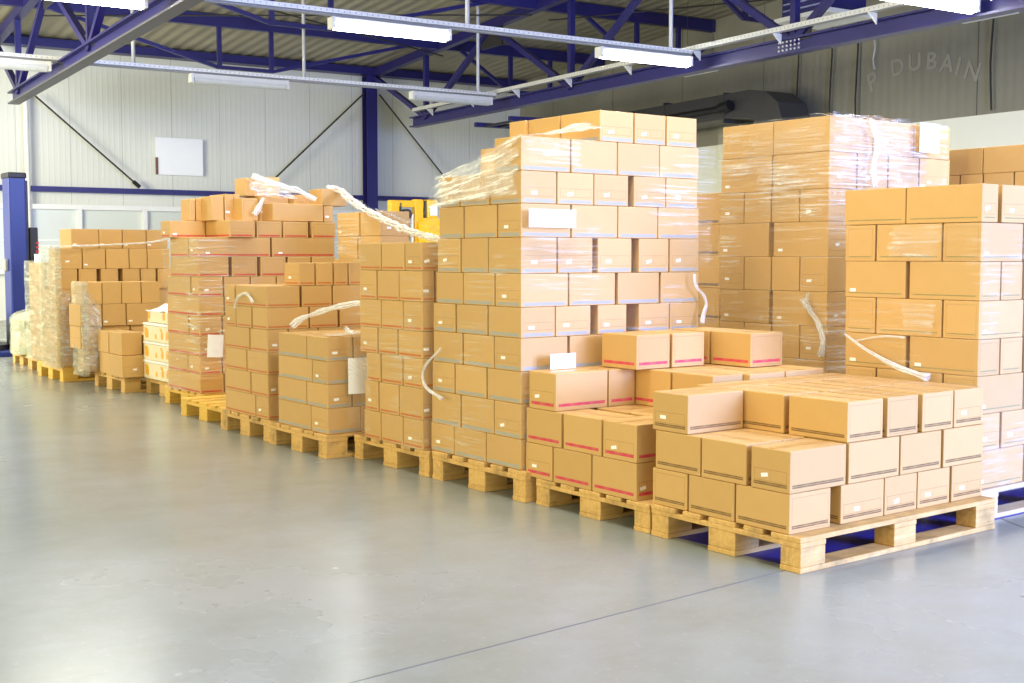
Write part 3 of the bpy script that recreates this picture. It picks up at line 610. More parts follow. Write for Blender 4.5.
DATA['P8'] = [
[0,1.92,2.22,1.845,2.051,0.2,0.4,"l","","left 3"],[1,1.92,2.196,1.45,1.838,0.4,0.592,"L","n","corner"],[1,2.205,2.481,1.45,1.86,0.4,0.592,"","n","right 2"],
[2,1.92,2.289,1.45,1.638,0.592,0.782,"n","l","corner"],[2,1.92,2.22,1.642,1.845,0.592,0.782,"l","","left 2"],[2,1.92,2.22,1.853,2.058,0.592,0.782,"l","","left 3"],
[2,1.92,2.34,2.062,2.261,0.592,0.782,"n","","left 4"],[3,1.92,2.184,1.45,1.845,0.782,0.975,"L","n","corner"],[3,1.92,2.22,1.868,2.256,0.782,0.975,"L","","left 2"],
[4,1.92,2.277,1.45,1.646,0.975,1.169,"n","l","corner"],[4,1.92,2.22,1.65,1.853,0.975,1.169,"l","","left 2"],[4,1.92,2.22,1.86,2.065,0.975,1.169,"l","","left 3"],
[4,1.92,2.34,2.069,2.267,0.975,1.169,"n","","left 4"],[4,2.286,2.671,1.45,1.75,0.975,1.169,"","l","right 2"],[4,2.69,3.071,1.45,1.75,0.975,1.169,"","l","right 3"],
[5,1.92,2.172,1.45,1.845,1.169,1.366,"L","n","corner"],[5,1.92,2.22,1.879,2.27,1.169,1.366,"L","","left 2"],[6,1.92,2.264,1.45,1.654,1.366,1.547,"n","l","corner"],
[6,1.92,2.22,1.658,1.86,1.366,1.547,"l","","left 2"],[6,1.92,2.22,1.868,2.072,1.366,1.547,"l","","left 3"],[6,1.92,2.34,2.076,2.273,1.366,1.547,"n","","left 4"],
[7,1.92,2.16,1.45,1.856,1.547,1.75,"L","n","corner"],[7,1.92,2.22,1.864,2.26,1.547,1.75,"L","","left 2"],[7,2.169,2.441,1.45,1.864,1.547,1.75,"","n","right 2"],
[7,2.45,2.736,1.45,1.87,1.547,1.75,"","n","right 3"],[7,2.746,3.047,1.45,1.87,1.547,1.75,"","n","right 4"],[8,1.92,2.301,1.45,1.853,1.75,1.944,"l","n","corner"],
[8,1.92,2.22,1.856,2.251,1.75,1.944,"l","","left 2"],[8,2.306,2.68,1.45,1.87,1.75,1.944,"","n","right 2"],[8,2.685,3.038,1.45,1.87,1.75,1.944,"","n","right 3"],]
DATA['P9'] = [
[0,1.31,1.695,0.13,0.294,0.14,0.31,"o","L","corner"],[0,1.31,1.56,0.299,0.653,0.14,0.31,"l","","left 2"],[0,1.31,1.67,0.659,0.834,0.14,0.31,"o","","left 3"],
[0,1.708,2.027,0.13,0.38,0.14,0.31,"","L","right 2"],[0,2.045,2.331,0.13,0.38,0.14,0.31,"","l","right 3"],[1,1.31,1.495,0.13,0.475,0.31,0.475,"l","n","corner"],
[1,1.31,1.56,0.494,0.837,0.31,0.475,"l","","left 2"],[1,1.511,1.74,0.13,0.49,0.31,0.475,"","n","right 2"],[2,1.31,1.677,0.13,0.303,0.475,0.645,"o","L","corner"],
[2,1.31,1.56,0.309,0.661,0.475,0.645,"l","","left 2"],[2,1.31,1.67,0.667,0.841,0.475,0.645,"o","","left 3"],[2,1.69,2.007,0.13,0.38,0.475,0.645,"","L","right 2"],
[3,1.31,1.479,0.13,0.484,0.645,0.807,"L","o","corner"],[3,1.31,1.56,0.502,0.845,0.645,0.807,"L","","left 2"],[3,1.487,1.664,0.13,0.49,0.645,0.807,"","o","right 2"],
[3,1.681,1.892,0.13,0.49,0.645,0.807,"","o","right 3"],[3,1.91,2.159,0.13,0.49,0.645,0.807,"","o","right 4"],[4,1.31,1.66,0.13,0.313,0.807,0.977,"o","L","corner"],
[4,1.31,1.56,0.318,0.67,0.807,0.977,"l","","left 2"],[4,1.31,1.67,0.675,0.849,0.807,0.977,"o","","left 3"],[4,1.672,1.988,0.13,0.38,0.807,0.977,"","L","right 2"],
[4,2.005,2.288,0.13,0.38,0.807,0.977,"","l","right 3"],[5,1.31,1.47,0.13,0.493,0.977,1.149,"l","o","corner"],[5,1.31,1.56,0.511,0.853,0.977,1.149,"L","","left 2"],
[5,1.478,1.647,0.13,0.49,0.977,1.149,"","o","right 2"],[5,1.663,1.873,0.13,0.49,0.977,1.149,"","o","right 3"],[5,1.89,2.138,0.13,0.49,0.977,1.149,"","o","right 4"],
[6,1.31,1.642,0.13,0.322,1.149,1.32,"o","L","corner"],[6,1.31,1.56,0.327,0.678,1.149,1.32,"l","","left 2"],[6,1.31,1.67,0.684,0.857,1.149,1.32,"o","","left 3"],
[6,1.654,1.967,0.13,0.38,1.149,1.32,"","L","right 2"],[6,1.985,2.266,0.13,0.38,1.149,1.32,"","l","right 3"],[7,1.31,1.437,0.13,0.518,1.321,1.489,"l","n","corner"],
[7,1.31,1.56,0.52,0.864,1.321,1.489,"l","","left 2"],[7,1.465,1.686,0.13,0.49,1.321,1.489,"","n","right 2"],[0,2.335,2.5,0.13,0.38,0.14,0.31,"","l","right 4"],
[1,2.277,2.5,0.13,0.49,0.31,0.475,"","n","right 5"],[2,2.313,2.5,0.13,0.38,0.475,0.645,"","l","right 4"],[3,2.163,2.5,0.13,0.49,0.645,0.807,"","o","right 5"],
[4,2.292,2.5,0.13,0.38,0.807,0.977,"","l","right 4"],[5,2.142,2.5,0.13,0.49,0.977,1.149,"","o","right 5"],[6,2.27,2.5,0.13,0.38,1.149,1.32,"","l","right 4"],
[7,1.944,2.178,0.13,0.49,1.321,1.489,"","n","right 4"],[7,2.182,2.5,0.13,0.49,1.321,1.489,"","n","right 5"],]
DATA['P8b'] = [
[1,2.3,2.55,2.623,2.888,0.546,0.756,"L","n","left 1"],[2,2.3,2.55,2.627,2.891,0.756,0.966,"L","n","left 1"],[3,2.3,2.55,2.63,2.894,0.966,1.174,"L","n","left 1"],
[4,2.3,2.55,2.634,2.896,1.174,1.376,"L","n","left 1"],[5,2.3,2.55,2.637,2.899,1.376,1.584,"L","n","left 1"],]
DATA['P9b'] = [
[2,3.3,3.68,1.068,1.183,1.486,1.677,"n","l","left 1"],[2,3.3,3.55,1.189,1.388,1.486,1.677,"l","n","left 2"],[2,3.3,3.68,1.395,1.546,1.486,1.677,"n","l","left 3"],
[2,3.3,3.55,1.553,1.797,1.486,1.677,"l","n","left 4"],[3,3.3,3.55,1.073,1.393,1.677,1.838,"l","n","left 1"],[3,3.3,3.55,1.396,1.693,1.677,1.838,"l","n","left 2"],]
DATA['P7b'] = [
[2,1.0,1.25,4.589,4.945,0.995,1.152,"l","n","left 1"],[2,1.0,1.25,4.96,5.421,0.995,1.152,"l","n","left 2"],[3,1.0,1.25,4.726,5.046,1.152,1.321,"l","n","left 1"],
[3,1.0,1.25,5.061,5.354,1.152,1.321,"l","n","left 2"],[4,1.0,1.25,4.724,5.013,1.321,1.5,"l","n","left 1"],[4,1.0,1.25,5.028,5.366,1.321,1.5,"L","n","left 2"],]
DATA['YROWS'] = [[8.1,0.33,0.744,0.942,[[-0.08,0.094],[0.098,0.272],[0.275,0.451],[0.457,0.63]],["l","l","l","l"],"plain carton, upper row behind the pallet of four","cartons behind the pallet of four"],[8.1,0.33,0.545,0.743,[[-0.106,0.089],[0.095,0.308],[0.314,0.579]],["n","L","L"],"plain carton, middle row behind the pallet of four","cartons behind the pallet of four"],[8.12,0.3,0.34,0.543,[[-0.105,0.091],[0.1,0.347],[0.357,0.591]],["l","l","l"],"plain carton, lower row behind the pallet of four","cartons behind the pallet of four"],[8.68,0.36,0.861,1.055,[[-0.103,0.058],[0.071,0.239],[0.277,0.444],[0.487,0.653],[0.662,0.811],[0.831,1.002]],["o","o","o","o","o","o"],"dark brown carton, gapped row of the silver-wrapped stack","cartons of the silver-wrapped stack"],[8.68,0.36,1.056,1.248,[[-0.098,0.104],[0.11,0.324],[0.329,0.549],[0.554,0.726],[0.731,0.955]],["n","L","l","l","l"],"dark brown carton, upper row of the silver-wrapped stack","cartons of the silver-wrapped stack"],[8.9,0.36,1.249,1.435,[[0.074,0.337],[0.339,0.562],[0.568,0.8],[0.805,1.023]],["L","L","L","L"],"dark brown carton, topmost row of the silver-wrapped stack","cartons of the silver-wrapped stack"]]
DATA['P13X'] = []
DATA['INNER'] = [
[0.212,0.335,0.338,0.59,0.135,0.288],[0.335,0.67,0.395,0.607,0.135,0.288],[0.67,1.005,0.395,0.607,0.135,0.288],[0.335,0.67,0.607,0.8,0.135,0.288],
[0.67,1.005,0.607,0.8,0.135,0.288],[1.0,1.255,0.272,0.484,0.288,0.449],[1.0,1.255,0.484,0.696,0.288,0.449],[0.33,0.665,0.696,0.8,0.288,0.449],
[1.0,1.255,0.696,0.8,0.288,0.449],[0.127,0.384,0.9,1.112,0.125,0.289],[0.39,0.609,0.9,1.112,0.125,0.289],[0.212,0.335,1.199,1.47,0.125,0.289],
[0.335,0.67,1.112,1.324,0.125,0.289],[0.67,1.005,1.112,1.324,0.125,0.289],[0.335,0.67,1.324,1.536,0.125,0.289],[0.67,1.005,1.324,1.536,0.125,0.289],
[0.335,0.67,1.536,1.66,0.125,0.289],[0.67,1.005,1.536,1.66,0.125,0.289],[0.419,0.639,0.9,1.112,0.289,0.455],[0.419,0.639,1.112,1.235,0.289,0.455],
[0.592,0.927,1.235,1.447,0.289,0.455],[0.927,1.18,1.235,1.447,0.289,0.455],[0.592,0.927,1.447,1.66,0.289,0.455],[0.927,1.18,1.447,1.66,0.289,0.455],
[0.5,0.8,1.49,1.655,0.455,0.632],[0.81,1.23,1.49,1.655,0.455,0.632],[0.207,0.431,1.69,2.025,0.15,0.298],[0.464,0.694,1.69,2.025,0.15,0.298],
[0.742,0.956,1.69,2.025,0.15,0.298],[0.963,1.178,1.69,2.025,0.15,0.298],[0.279,0.581,1.69,1.902,0.298,0.468],[0.597,0.885,1.69,1.902,0.298,0.468],
[0.896,1.175,1.69,1.902,0.298,0.468],[0.206,0.43,1.69,2.025,0.468,0.623],[0.462,0.691,1.69,2.025,0.468,0.623],[0.739,0.952,1.69,2.025,0.468,0.623],
[0.959,1.173,1.69,2.025,0.468,0.623],[0.594,0.878,1.69,1.902,0.623,0.783],[0.892,1.17,1.69,1.902,0.623,0.783],[0.3,0.51,1.95,2.22,1.58,1.745],
[0.05,0.134,2.53,2.736,0.14,0.3],[0.038,0.128,2.53,2.742,0.3,0.47],[0.058,0.135,2.53,2.737,0.47,0.629],[0.04,0.136,2.53,2.742,0.629,0.774],
[0.386,0.721,3.35,3.562,0.14,0.29],[0.721,0.9,3.35,3.562,0.14,0.29],[0.051,0.386,3.562,3.774,0.14,0.29],[0.386,0.721,3.562,3.774,0.14,0.29],
[0.721,0.9,3.562,3.774,0.14,0.29],[0.051,0.386,3.774,4.0,0.14,0.29],[0.386,0.721,3.774,4.0,0.14,0.29],[0.721,0.9,3.774,4.0,0.14,0.29],[0.042,0.377,3.562,3.774,0.29,0.43],
[0.377,0.712,3.562,3.774,0.29,0.43],[0.712,0.9,3.562,3.774,0.29,0.43],[0.042,0.377,3.774,4.0,0.29,0.43],[0.377,0.712,3.774,4.0,0.29,0.43],[0.712,0.9,3.774,4.0,0.29,0.43],
[0.053,0.388,3.35,3.562,0.43,0.565],[0.388,0.723,3.35,3.562,0.43,0.565],[0.723,0.9,3.35,3.562,0.43,0.565],[0.053,0.388,3.562,3.774,0.43,0.565],
[0.388,0.723,3.562,3.774,0.43,0.565],[0.723,0.9,3.562,3.774,0.43,0.565],[0.053,0.388,3.774,4.0,0.43,0.565],[0.388,0.723,3.774,4.0,0.43,0.565],
[0.723,0.9,3.774,4.0,0.43,0.565],[0.377,0.712,3.562,3.774,0.565,0.705],[0.712,0.9,3.562,3.774,0.565,0.705],[0.377,0.712,3.774,4.0,0.565,0.705],
[0.712,0.9,3.774,4.0,0.565,0.705],[0.165,0.5,4.352,4.564,0.849,0.985],[0.5,0.835,4.352,4.564,0.849,0.985],[0.5,0.835,4.564,4.8,0.849,0.985],
[1.92,2.302,1.45,1.63,0.2,0.4],[1.92,2.22,1.634,1.838,0.2,0.4],[1.92,2.34,2.055,2.255,0.2,0.4],[2.311,2.699,1.45,1.75,0.2,0.4],[2.719,3.104,1.45,1.75,0.2,0.4],
[1.92,2.22,1.86,2.249,0.4,0.592],[2.49,2.781,1.45,1.87,0.4,0.592],[2.791,3.096,1.45,1.87,0.4,0.592],[2.298,2.685,1.45,1.75,0.592,0.782],
[2.704,3.088,1.45,1.75,0.592,0.782],[2.193,2.468,1.45,1.868,0.782,0.975],[2.477,2.766,1.45,1.87,0.782,0.975],[2.776,3.08,1.45,1.87,0.782,0.975],
[2.18,2.454,1.45,1.87,1.169,1.366],[2.463,2.751,1.45,1.87,1.169,1.366],[2.761,3.063,1.45,1.87,1.169,1.366],[2.273,2.656,1.45,1.75,1.366,1.547],
[2.675,3.055,1.45,1.75,1.366,1.547],[1.757,1.999,0.13,0.49,0.31,0.475],[2.026,2.273,0.13,0.49,0.31,0.475],[2.025,2.309,0.13,0.38,0.475,0.645],
[1.702,1.94,0.13,0.49,1.321,1.489],[2.3,2.55,2.62,2.885,0.342,0.546],[3.3,3.55,1.07,1.378,1.15,1.321],[3.3,3.55,1.384,1.678,1.15,1.321],
[3.3,3.55,1.075,1.383,1.321,1.486],[3.3,3.55,1.389,1.683,1.321,1.486],[3.3,3.633,1.07,1.69,0.15,0.35],[3.633,3.967,1.07,1.69,0.15,0.35],[3.967,4.3,1.07,1.69,0.15,0.35],
[3.3,3.633,1.07,1.69,0.35,0.55],[3.633,3.967,1.07,1.69,0.35,0.55],[3.967,4.3,1.07,1.69,0.35,0.55],[3.3,3.633,1.07,1.69,0.55,0.75],[3.633,3.967,1.07,1.69,0.55,0.75],
[3.967,4.3,1.07,1.69,0.55,0.75],[3.3,3.633,1.07,1.69,0.75,0.95],[3.633,3.967,1.07,1.69,0.75,0.95],[3.967,4.3,1.07,1.69,0.75,0.95],[3.3,3.633,1.07,1.69,0.95,1.15],
[3.633,3.967,1.07,1.69,0.95,1.15],[3.967,4.3,1.07,1.69,0.95,1.15],[3.69,4.045,1.07,1.69,1.15,1.32],[4.045,4.4,1.07,1.69,1.15,1.32],[3.69,4.045,1.07,1.69,1.32,1.486],
[4.045,4.4,1.07,1.69,1.32,1.486],[3.69,4.045,1.07,1.69,1.486,1.677],[4.045,4.4,1.07,1.69,1.486,1.677],[3.69,4.045,1.07,1.69,1.677,1.838],
[4.045,4.4,1.07,1.69,1.677,1.838],[2.3,2.65,2.623,2.899,0.15,0.342],[2.65,3.0,2.623,2.899,0.15,0.342],[2.56,2.83,2.623,2.899,0.342,0.546],
[2.83,3.1,2.623,2.899,0.342,0.546],[2.56,2.83,2.623,2.899,0.546,0.756],[2.83,3.1,2.623,2.899,0.546,0.756],[2.56,2.83,2.623,2.899,0.756,0.966],
[2.83,3.1,2.623,2.899,0.756,0.966],[2.56,2.83,2.623,2.899,0.966,1.174],[2.83,3.1,2.623,2.899,0.966,1.174],[2.56,2.83,2.623,2.899,1.174,1.376],
[2.83,3.1,2.623,2.899,1.174,1.376],[2.56,2.83,2.623,2.899,1.376,1.584],[2.83,3.1,2.623,2.899,1.376,1.584],[1.0,1.35,4.76,5.36,0.15,0.36],[1.35,1.7,4.76,5.36,0.15,0.36],
[1.0,1.35,4.76,5.36,0.36,0.57],[1.35,1.7,4.76,5.36,0.36,0.57],[1.0,1.35,4.76,5.36,0.57,0.78],[1.35,1.7,4.76,5.36,0.57,0.78],[1.0,1.35,4.76,5.36,0.78,0.995],
[1.35,1.7,4.76,5.36,0.78,0.995],[0.19,0.595,8.7,9.04,0.14,0.32],[0.595,1.0,8.7,9.04,0.14,0.32],[0.19,0.595,8.7,9.04,0.32,0.5],[0.595,1.0,8.7,9.04,0.32,0.5],
[0.19,0.595,8.7,9.04,0.5,0.68],[0.595,1.0,8.7,9.04,0.5,0.68],[0.19,0.595,8.7,9.04,0.68,0.861],[0.595,1.0,8.7,9.04,0.68,0.861],[0.21,0.6,8.12,8.42,0.14,0.338],]
# ------------------------------------------------------------------ cartons
ORD = ['first', 'second', 'third', 'fourth', 'fifth', 'sixth', 'seventh', 'eighth', 'ninth', 'tenth', 'eleventh', 'twelfth']
_mesh = {}
def carton_mesh(dx, dy, dz, style, kw, ks):
    """kw: kind of the face towards -x, ks: kind of the face towards -y (l long, n narrow with panel, o narrow with outline)"""
    key = (round(dx, 3), round(dy, 3), round(dz, 3), style, kw, ks)
    if key in _mesh: return _mesh[key]
    alongx = dx >= dy
    if kw and not ks: alongx = kw in 'no'
    if ks and not kw: alongx = ks in 'lL'
    kind = {'l': 'side', 'L': 'side', 'n': 'panel', 'o': 'outline', '': 'side'}
    narrow_default = 'panel'
    fw_ = kind[kw] if kw else ('panel' if alongx else 'side'); fs_ = kind[ks] if ks else ('side' if alongx else 'panel')
    mats = [cmat(style, fw_), cmat(style, fs_), cmat(style, 'side'), cmat('none', 'top')]
    V = []; F = []; UV = []; D = []; MI = []
    x, y, z = dx, dy, dz
    P = [(0, 0, 0), (x, 0, 0), (x, y, 0), (0, y, 0), (0, 0, z), (x, 0, z), (x, y, z), (0, y, z)]
    faces = [((3, 0, 4, 7), (y, z), 0), ((0, 1, 5, 4), (x, z), 1), ((1, 2, 6, 5), (y, z), 2), ((2, 3, 7, 6), (x, z), 2)]
    for f, (w, h), mi in faces: F.append(f); UV.append([(0, 0), (w, 0), (w, h), (0, h)]); D.append((w, h)); MI.append(mi)
    if alongx: F.append((4, 5, 6, 7)); UV.append([(0, 0), (x, 0), (x, y), (0, y)]); D.append((x, y))
    else: F.append((5, 6, 7, 4)); UV.append([(0, 0), (y, 0), (y, x), (0, x)]); D.append((y, x))
    MI.append(3); F.append((3, 2, 1, 0)); UV.append([(0, 0), (x, 0), (x, y), (0, y)]); D.append((x, y)); MI.append(3)
    me = bpy.data.meshes.new('cardboard_carton'); me.from_pydata(P, [], F)
    for m in mats: me.materials.append(m)
    me.polygons.foreach_set('material_index', MI)
    ul = me.uv_layers.new(name='uv'); dl = me.uv_layers.new(name='dim')
    for p, uv, d in zip(me.polygons, UV, D):
        for li, c in zip(p.loop_indices, uv): ul.data[li].uv = c; dl.data[li].uv = d
    _mesh[key] = me; return me
_st = {}
def sticker_mesh(w, h):
    k = (w, h)
    if k not in _st:
        q = MB(); q.box(-.0006, 0, -w/2, w/2, -h/2, h/2); _st[k] = q.mesh('sticker', [M['sticker']])
    return _st[k]
LABELS = set()
def place_carton(x0, x1, y0, y1, z0, z1, style, kw, ks, label, group, jit=.4):
    g = .0016
    dx, dy, dz = x1-x0-2*g, y1-y0-2*g, z1-z0-.0012
    # a carton's long side never shows the narrow print
    me = carton_mesh(dx, dy, dz, style, kw, ks)
    o = bpy.data.objects.new('cardboard_carton', me); COL.objects.link(o)
    a = math.radians(random.uniform(-jit, jit)) if jit else 0
    o.location = (x0+g, y0+g, z0); o.rotation_euler = (0, 0, a*.5)
    md = o.modifiers.new('edge', 'BEVEL'); md.width = .0035; md.segments = 2
    if label in LABELS:
        print('DUPLABEL', label)
    LABELS.add(label)
    tag(o, label, 'carton', group)
    def stick(face, u, v, w=.034, h=.015, tilt=0):
        s = bpy.data.objects.new('sticker', sticker_mesh(w, h)); COL.objects.link(s); s.parent = o
        if face == 'w': s.location = (-.0001, dy*(1-u), dz*v); s.rotation_euler = (tilt, 0, 0)
        else: s.location = (dx*u, -.0001, dz*v); s.rotation_euler = (tilt, 0, math.pi/2)
    # note: seen from outside, u runs left to right
    for face, k in (('w', kw), ('s', ks)):
        if k == 'n': stick(face, .33+random.uniform(-.04, .04), .34+random.uniform(-.03, .03), tilt=random.uniform(-.22, .08) if random.random() < .6 else 0)
        if k == 'L': stick(face, .13, .20)
    return o
def pos_words(pos, kw, ks):
    if pos == 'corner': return 'at the near corner'
    k = pos.split()
    if k[0] == 'left': return ORD[int(k[1])-1]+' from near corner on left side'
    if k[0] == 'right': return ORD[int(k[1])-1]+' from near corner on right side'
def do_stack(key, style, sname, adj, group, topname=None):
    rows = DATA[key]; top = max(b[0] for b in rows); cnt = {}
    for (ly, x0, x1, y0, y1, z0, z1, kw, ks, pos) in rows:
        lay = ORD[ly]+' layer'
        if pos == 'upper':
            n = cnt[ly] = cnt.get(ly, 0)+1
            lab = f'{adj} carton, {lay}, {ORD[n-1]} from left in the set-back top row, {sname}'
        elif pos == 'fill':
            same = [b for b in rows if b[0] == ly and b[9] == 'fill']
            ys = []
            for yy in sorted(b[3] for b in same):
                if not ys or yy-ys[-1] > .10: ys.append(yy)
            r = max(i for i, yy in enumerate(ys) if y0 >= yy-1e-6)
            xs = sorted(b[1] for b in same if max(i for i, yy in enumerate(ys) if b[3] >= yy-1e-6) == r)
            lab = f'{adj} carton, {lay}, {ORD[r]} inner row back, {ORD[xs.index(x0)]} column, {sname}'
        else:
            lab = f'{adj} carton, {lay}, {pos_words(pos, kw, ks)}, {sname}'
        if len(lab.replace(',', '').split()) > 16: print('LONG', lab)
        place_carton(x0, x1, y0, y1, z0, z1, style, kw, ks, lab, group)
def euro_pallet(x0, y0, label, mat='wood', L=1.2, Wd=.8, rz=0.0, H=.144, group='pallets along the row'):
    e = empty('pallet', (x0, y0, 0), rz); tag(e, label, 'pallet', group)
    m = M[mat]; tb, st, blk, bb = .022, .022, .078, .022
    s = H/.144; bb *= s; blk *= s; st *= s; tb *= s
    ws = (.100, .145, .100); ys = (0, (Wd-.145)/2, Wd-.1)
    xs = (0, (L-.145)/2, L-.145)
    for y, w in zip(ys, ws):
        q = MB(); q.box(0, L, y, y+w, 0, bb); q.build('bottom_board', m, e, .003)
        for x in xs:
            q = MB(); q.box(x+.002, x+.143, y+.001, y+w-.001, bb, bb+blk); q.build('block', m, e, .004)
    for x in xs:
        q = MB(); q.box(x, x+.145, 0, Wd, bb+blk, bb+blk+st); q.build('stringer_board', m, e, .003)
    dy = (Wd-.145*3-.1*2)/4; y = 0
    for w in (.145, .1, .145, .1, .145):
        q = MB(); q.box(-.004+random.uniform(0, .008), L-random.uniform(0, .006), y+.001, y+w-.001, bb+blk+st, H-.001); q.build('deck_board', m, e, .003); y += w+dy
    return e
euro_pallet(-.005, .0, 'euro pallet under the front dark-banded cartons, nearest the viewer', 'wood', L=1.27, Wd=.80, H=.135)
euro_pallet(0, .815, 'worn euro pallet under the pink-banded cartons', 'wood', Wd=.785, H=.125)
euro_pallet(-.03, 1.645, 'euro pallet under the tall blue-banded stack', 'wood', H=.149, Wd=.81)
euro_pallet(-.03, 2.49, 'euro pallet under the narrow orange-banded stack', 'wood', H=.139)
euro_pallet(-.19, 3.335, 'euro pallet under the short grey-banded stack, its side open to view', 'wood', H=.139, Wd=.76)
euro_pallet(-.17, 4.12, 'euro pallet under the middle orange-banded stack, beside the empty pallet', 'wood', H=.139, Wd=.76)
euro_pallet(-.11, 4.93, 'empty yellow pallet with nothing stacked on it', 'wood_yellow', H=.13, Wd=.82)
euro_pallet(.08, 5.77, 'euro pallet under the wide red-banded stack', 'wood_yellow', H=.139)
euro_pallet(.22, 6.62, 'euro pallet under the yellow and white trays', 'wood', H=.139, Wd=.76)
euro_pallet(.05, 7.43, 'euro pallet under the four loose plain cartons', 'wood', H=.139)
euro_pallet(-.10, 8.68, 'euro pallet with red mark under the silver-wrapped stack', 'wood_yellow', H=.139)
euro_pallet(.02, 9.55, 'euro pallet under the pale wrapped column of cartons', 'wood', H=.139, Wd=.7)
euro_pallet(.10, 10.50, 'small dark pallet under the wrapped bag at the far left end', 'wood', H=.12, Wd=.7)
euro_pallet(1.33, .115, 'pale pallet behind the front one at the right edge', 'wood_pale', H=.139, group='pallets of the second row')
euro_pallet(1.93, 1.42, 'pallet hidden under the tall clear-wrapped plain stack', 'wood', H=.199, group='pallets of the second row')

euro_pallet(3.3, 1.0, 'pallet under the farthest right stack, out of view', 'wood', H=.149, group='pallets of the second row')
euro_pallet(2.3, 2.72, 'pallet under the far stack seen in the gap, out of view', 'wood', H=.149, Wd=.9, group='pallets of the second row')
euro_pallet(1.0, 4.66, 'pallet under the film-veiled rear stack, out of view', 'wood', H=.149, group='pallets of the second row')

do_stack('P1', 'dark', 'front dark-banded stack', 'brown', 'cartons of the front stack')
do_stack('P2', 'pink', 'pink-banded stack', 'brown', 'cartons with pink bands')
do_stack('P3', 'blue', 'tall blue-banded stack', 'brown', 'cartons of the tall stack')
do_stack('P4', 'orange', 'narrow orange-banded stack', 'brown', 'cartons of the narrow orange-banded stack')
do_stack('P5', 'blue', 'short grey-banded stack', 'brown', 'cartons of the short grey-banded stack')
do_stack('P6', 'orange', 'middle orange-banded stack', 'brown', 'cartons of the middle orange-banded stack')
do_stack('P7', 'red', 'wide red-banded stack', 'brown', 'cartons of the wide red-banded stack')
do_stack('P8', 'none', 'tall clear-wrapped stack', 'plain', 'cartons of the tall clear-wrapped stack')
do_stack('P9', 'green', 'right-edge stack', 'brown', 'cartons of the right-edge stack')
do_stack('P8b', 'navy', 'far stack in the gap', 'brown', 'cartons of the far stack in the gap')
do_stack('P9b', 'none', 'farthest right stack', 'dark', 'cartons of the farthest right stack')
do_stack('P7b', 'none', 'film-veiled rear stack', 'brown', 'cartons behind the narrow orange-banded stack')
q = MB()
for (x0, x1, y0, y1, z0, z1) in DATA['INNER']: q.box(x0+.003, x1-.003, y0+.003, y1-.003, z0, z1-.002)
o = q.build('cardboard_carton', plain('plain_inner_cardboard', KRAFT, .65)); tag(o, 'brown cartons buried inside the stacks, seen only through the gaps', 'carton', None, 'stuff')
# loose cartons lying on the wide red-banded stack
LO = ['first thin upright carton from left', 'second upright carton from left', 'third narrow upright carton', 'film-covered carton', 'film-covered end carton', 'dark-sided slim carton',
      'squarish carton in the middle', 'orange-sided carton behind the middle', 'long flat yellowish carton', 'low carton under the right box',
      'topmost carton under crumpled film', 'high carton behind the crumpled film', 'small carton peeping over the long one', 'upper carton at the right end']
for (xa, xb, y, za, zb, k), lb in zip(DATA['P7top'], LO):
    yd = .22 if k != 'n' else .30
    za2 = 1.448 if za < 1.55 else za
    if 'small carton' in lb: za2 = 1.448; y = 6.05
    if 'low carton' in lb: xa = 1.14; xb = 1.225
    if 'topmost' in lb: za2 = 1.649
    if 'upper carton' in lb: za2 = DATA['P7top'][9][4]+.001
    if 'high carton' in lb: za2 = 1.653
    place_carton(xa, xb, y, y+yd if y < 6.15 else y+.19, za2, zb, 'none', '' if k == 'n' else 'l', k, lb+', on top of the wide red-banded stack', 'loose cartons on the wide red-banded stack', jit=0)

place_carton(.765, .965, 6.11, 6.40, 1.448, 1.651, 'none', 'l', 'l', 'carton half hidden under the high one behind the film, on the wide red-banded stack', 'loose cartons on the wide red-banded stack', jit=0)
# four loose plain cartons, two low two high
for (x0, x1, y0, y1, z0, z1, lb) in [(.0, .33, 7.34, 7.68, .140, .325, 'low plain carton with sticker, nearest on the pallet of four'), (.03, .36, 7.70, 8.02, .140, .325, 'low plain carton behind, on the pallet of four'),
                                (.02, .20, 7.40, 7.72, .327, .52, 'high plain carton at right, on the pallet of four'), (.02, .20, 7.74, 8.02, .327, .52, 'high plain carton at left, on the pallet of four'),
                                (.215, .36, 7.40, 8.02, .327, .50, 'high long carton at the back, on the pallet of four')]:
    place_carton(x0, x1, y0, y1, z0, z1, 'none', 'l', 'n' if 'sticker' in lb else 'l', lb, 'cartons on the pallet of four', jit=0)
# wall of plain cartons behind the pallet of four
def yrow(y, depth, z0, z1, xs, kinds, style, prefix, group):
    for i, ((a, b_), k) in enumerate(zip(xs, kinds)):
        place_carton(a, b_, y, y+depth, z0, z1, style, '', k, f'{prefix}, {ORD[i]} from left', group, jit=0)
YD = DATA['YROWS']
for (y, d, z0, z1, xs, kinds, pre, grp) in YD: yrow(y, d, z0, z1, xs, kinds, 'none', pre, grp)

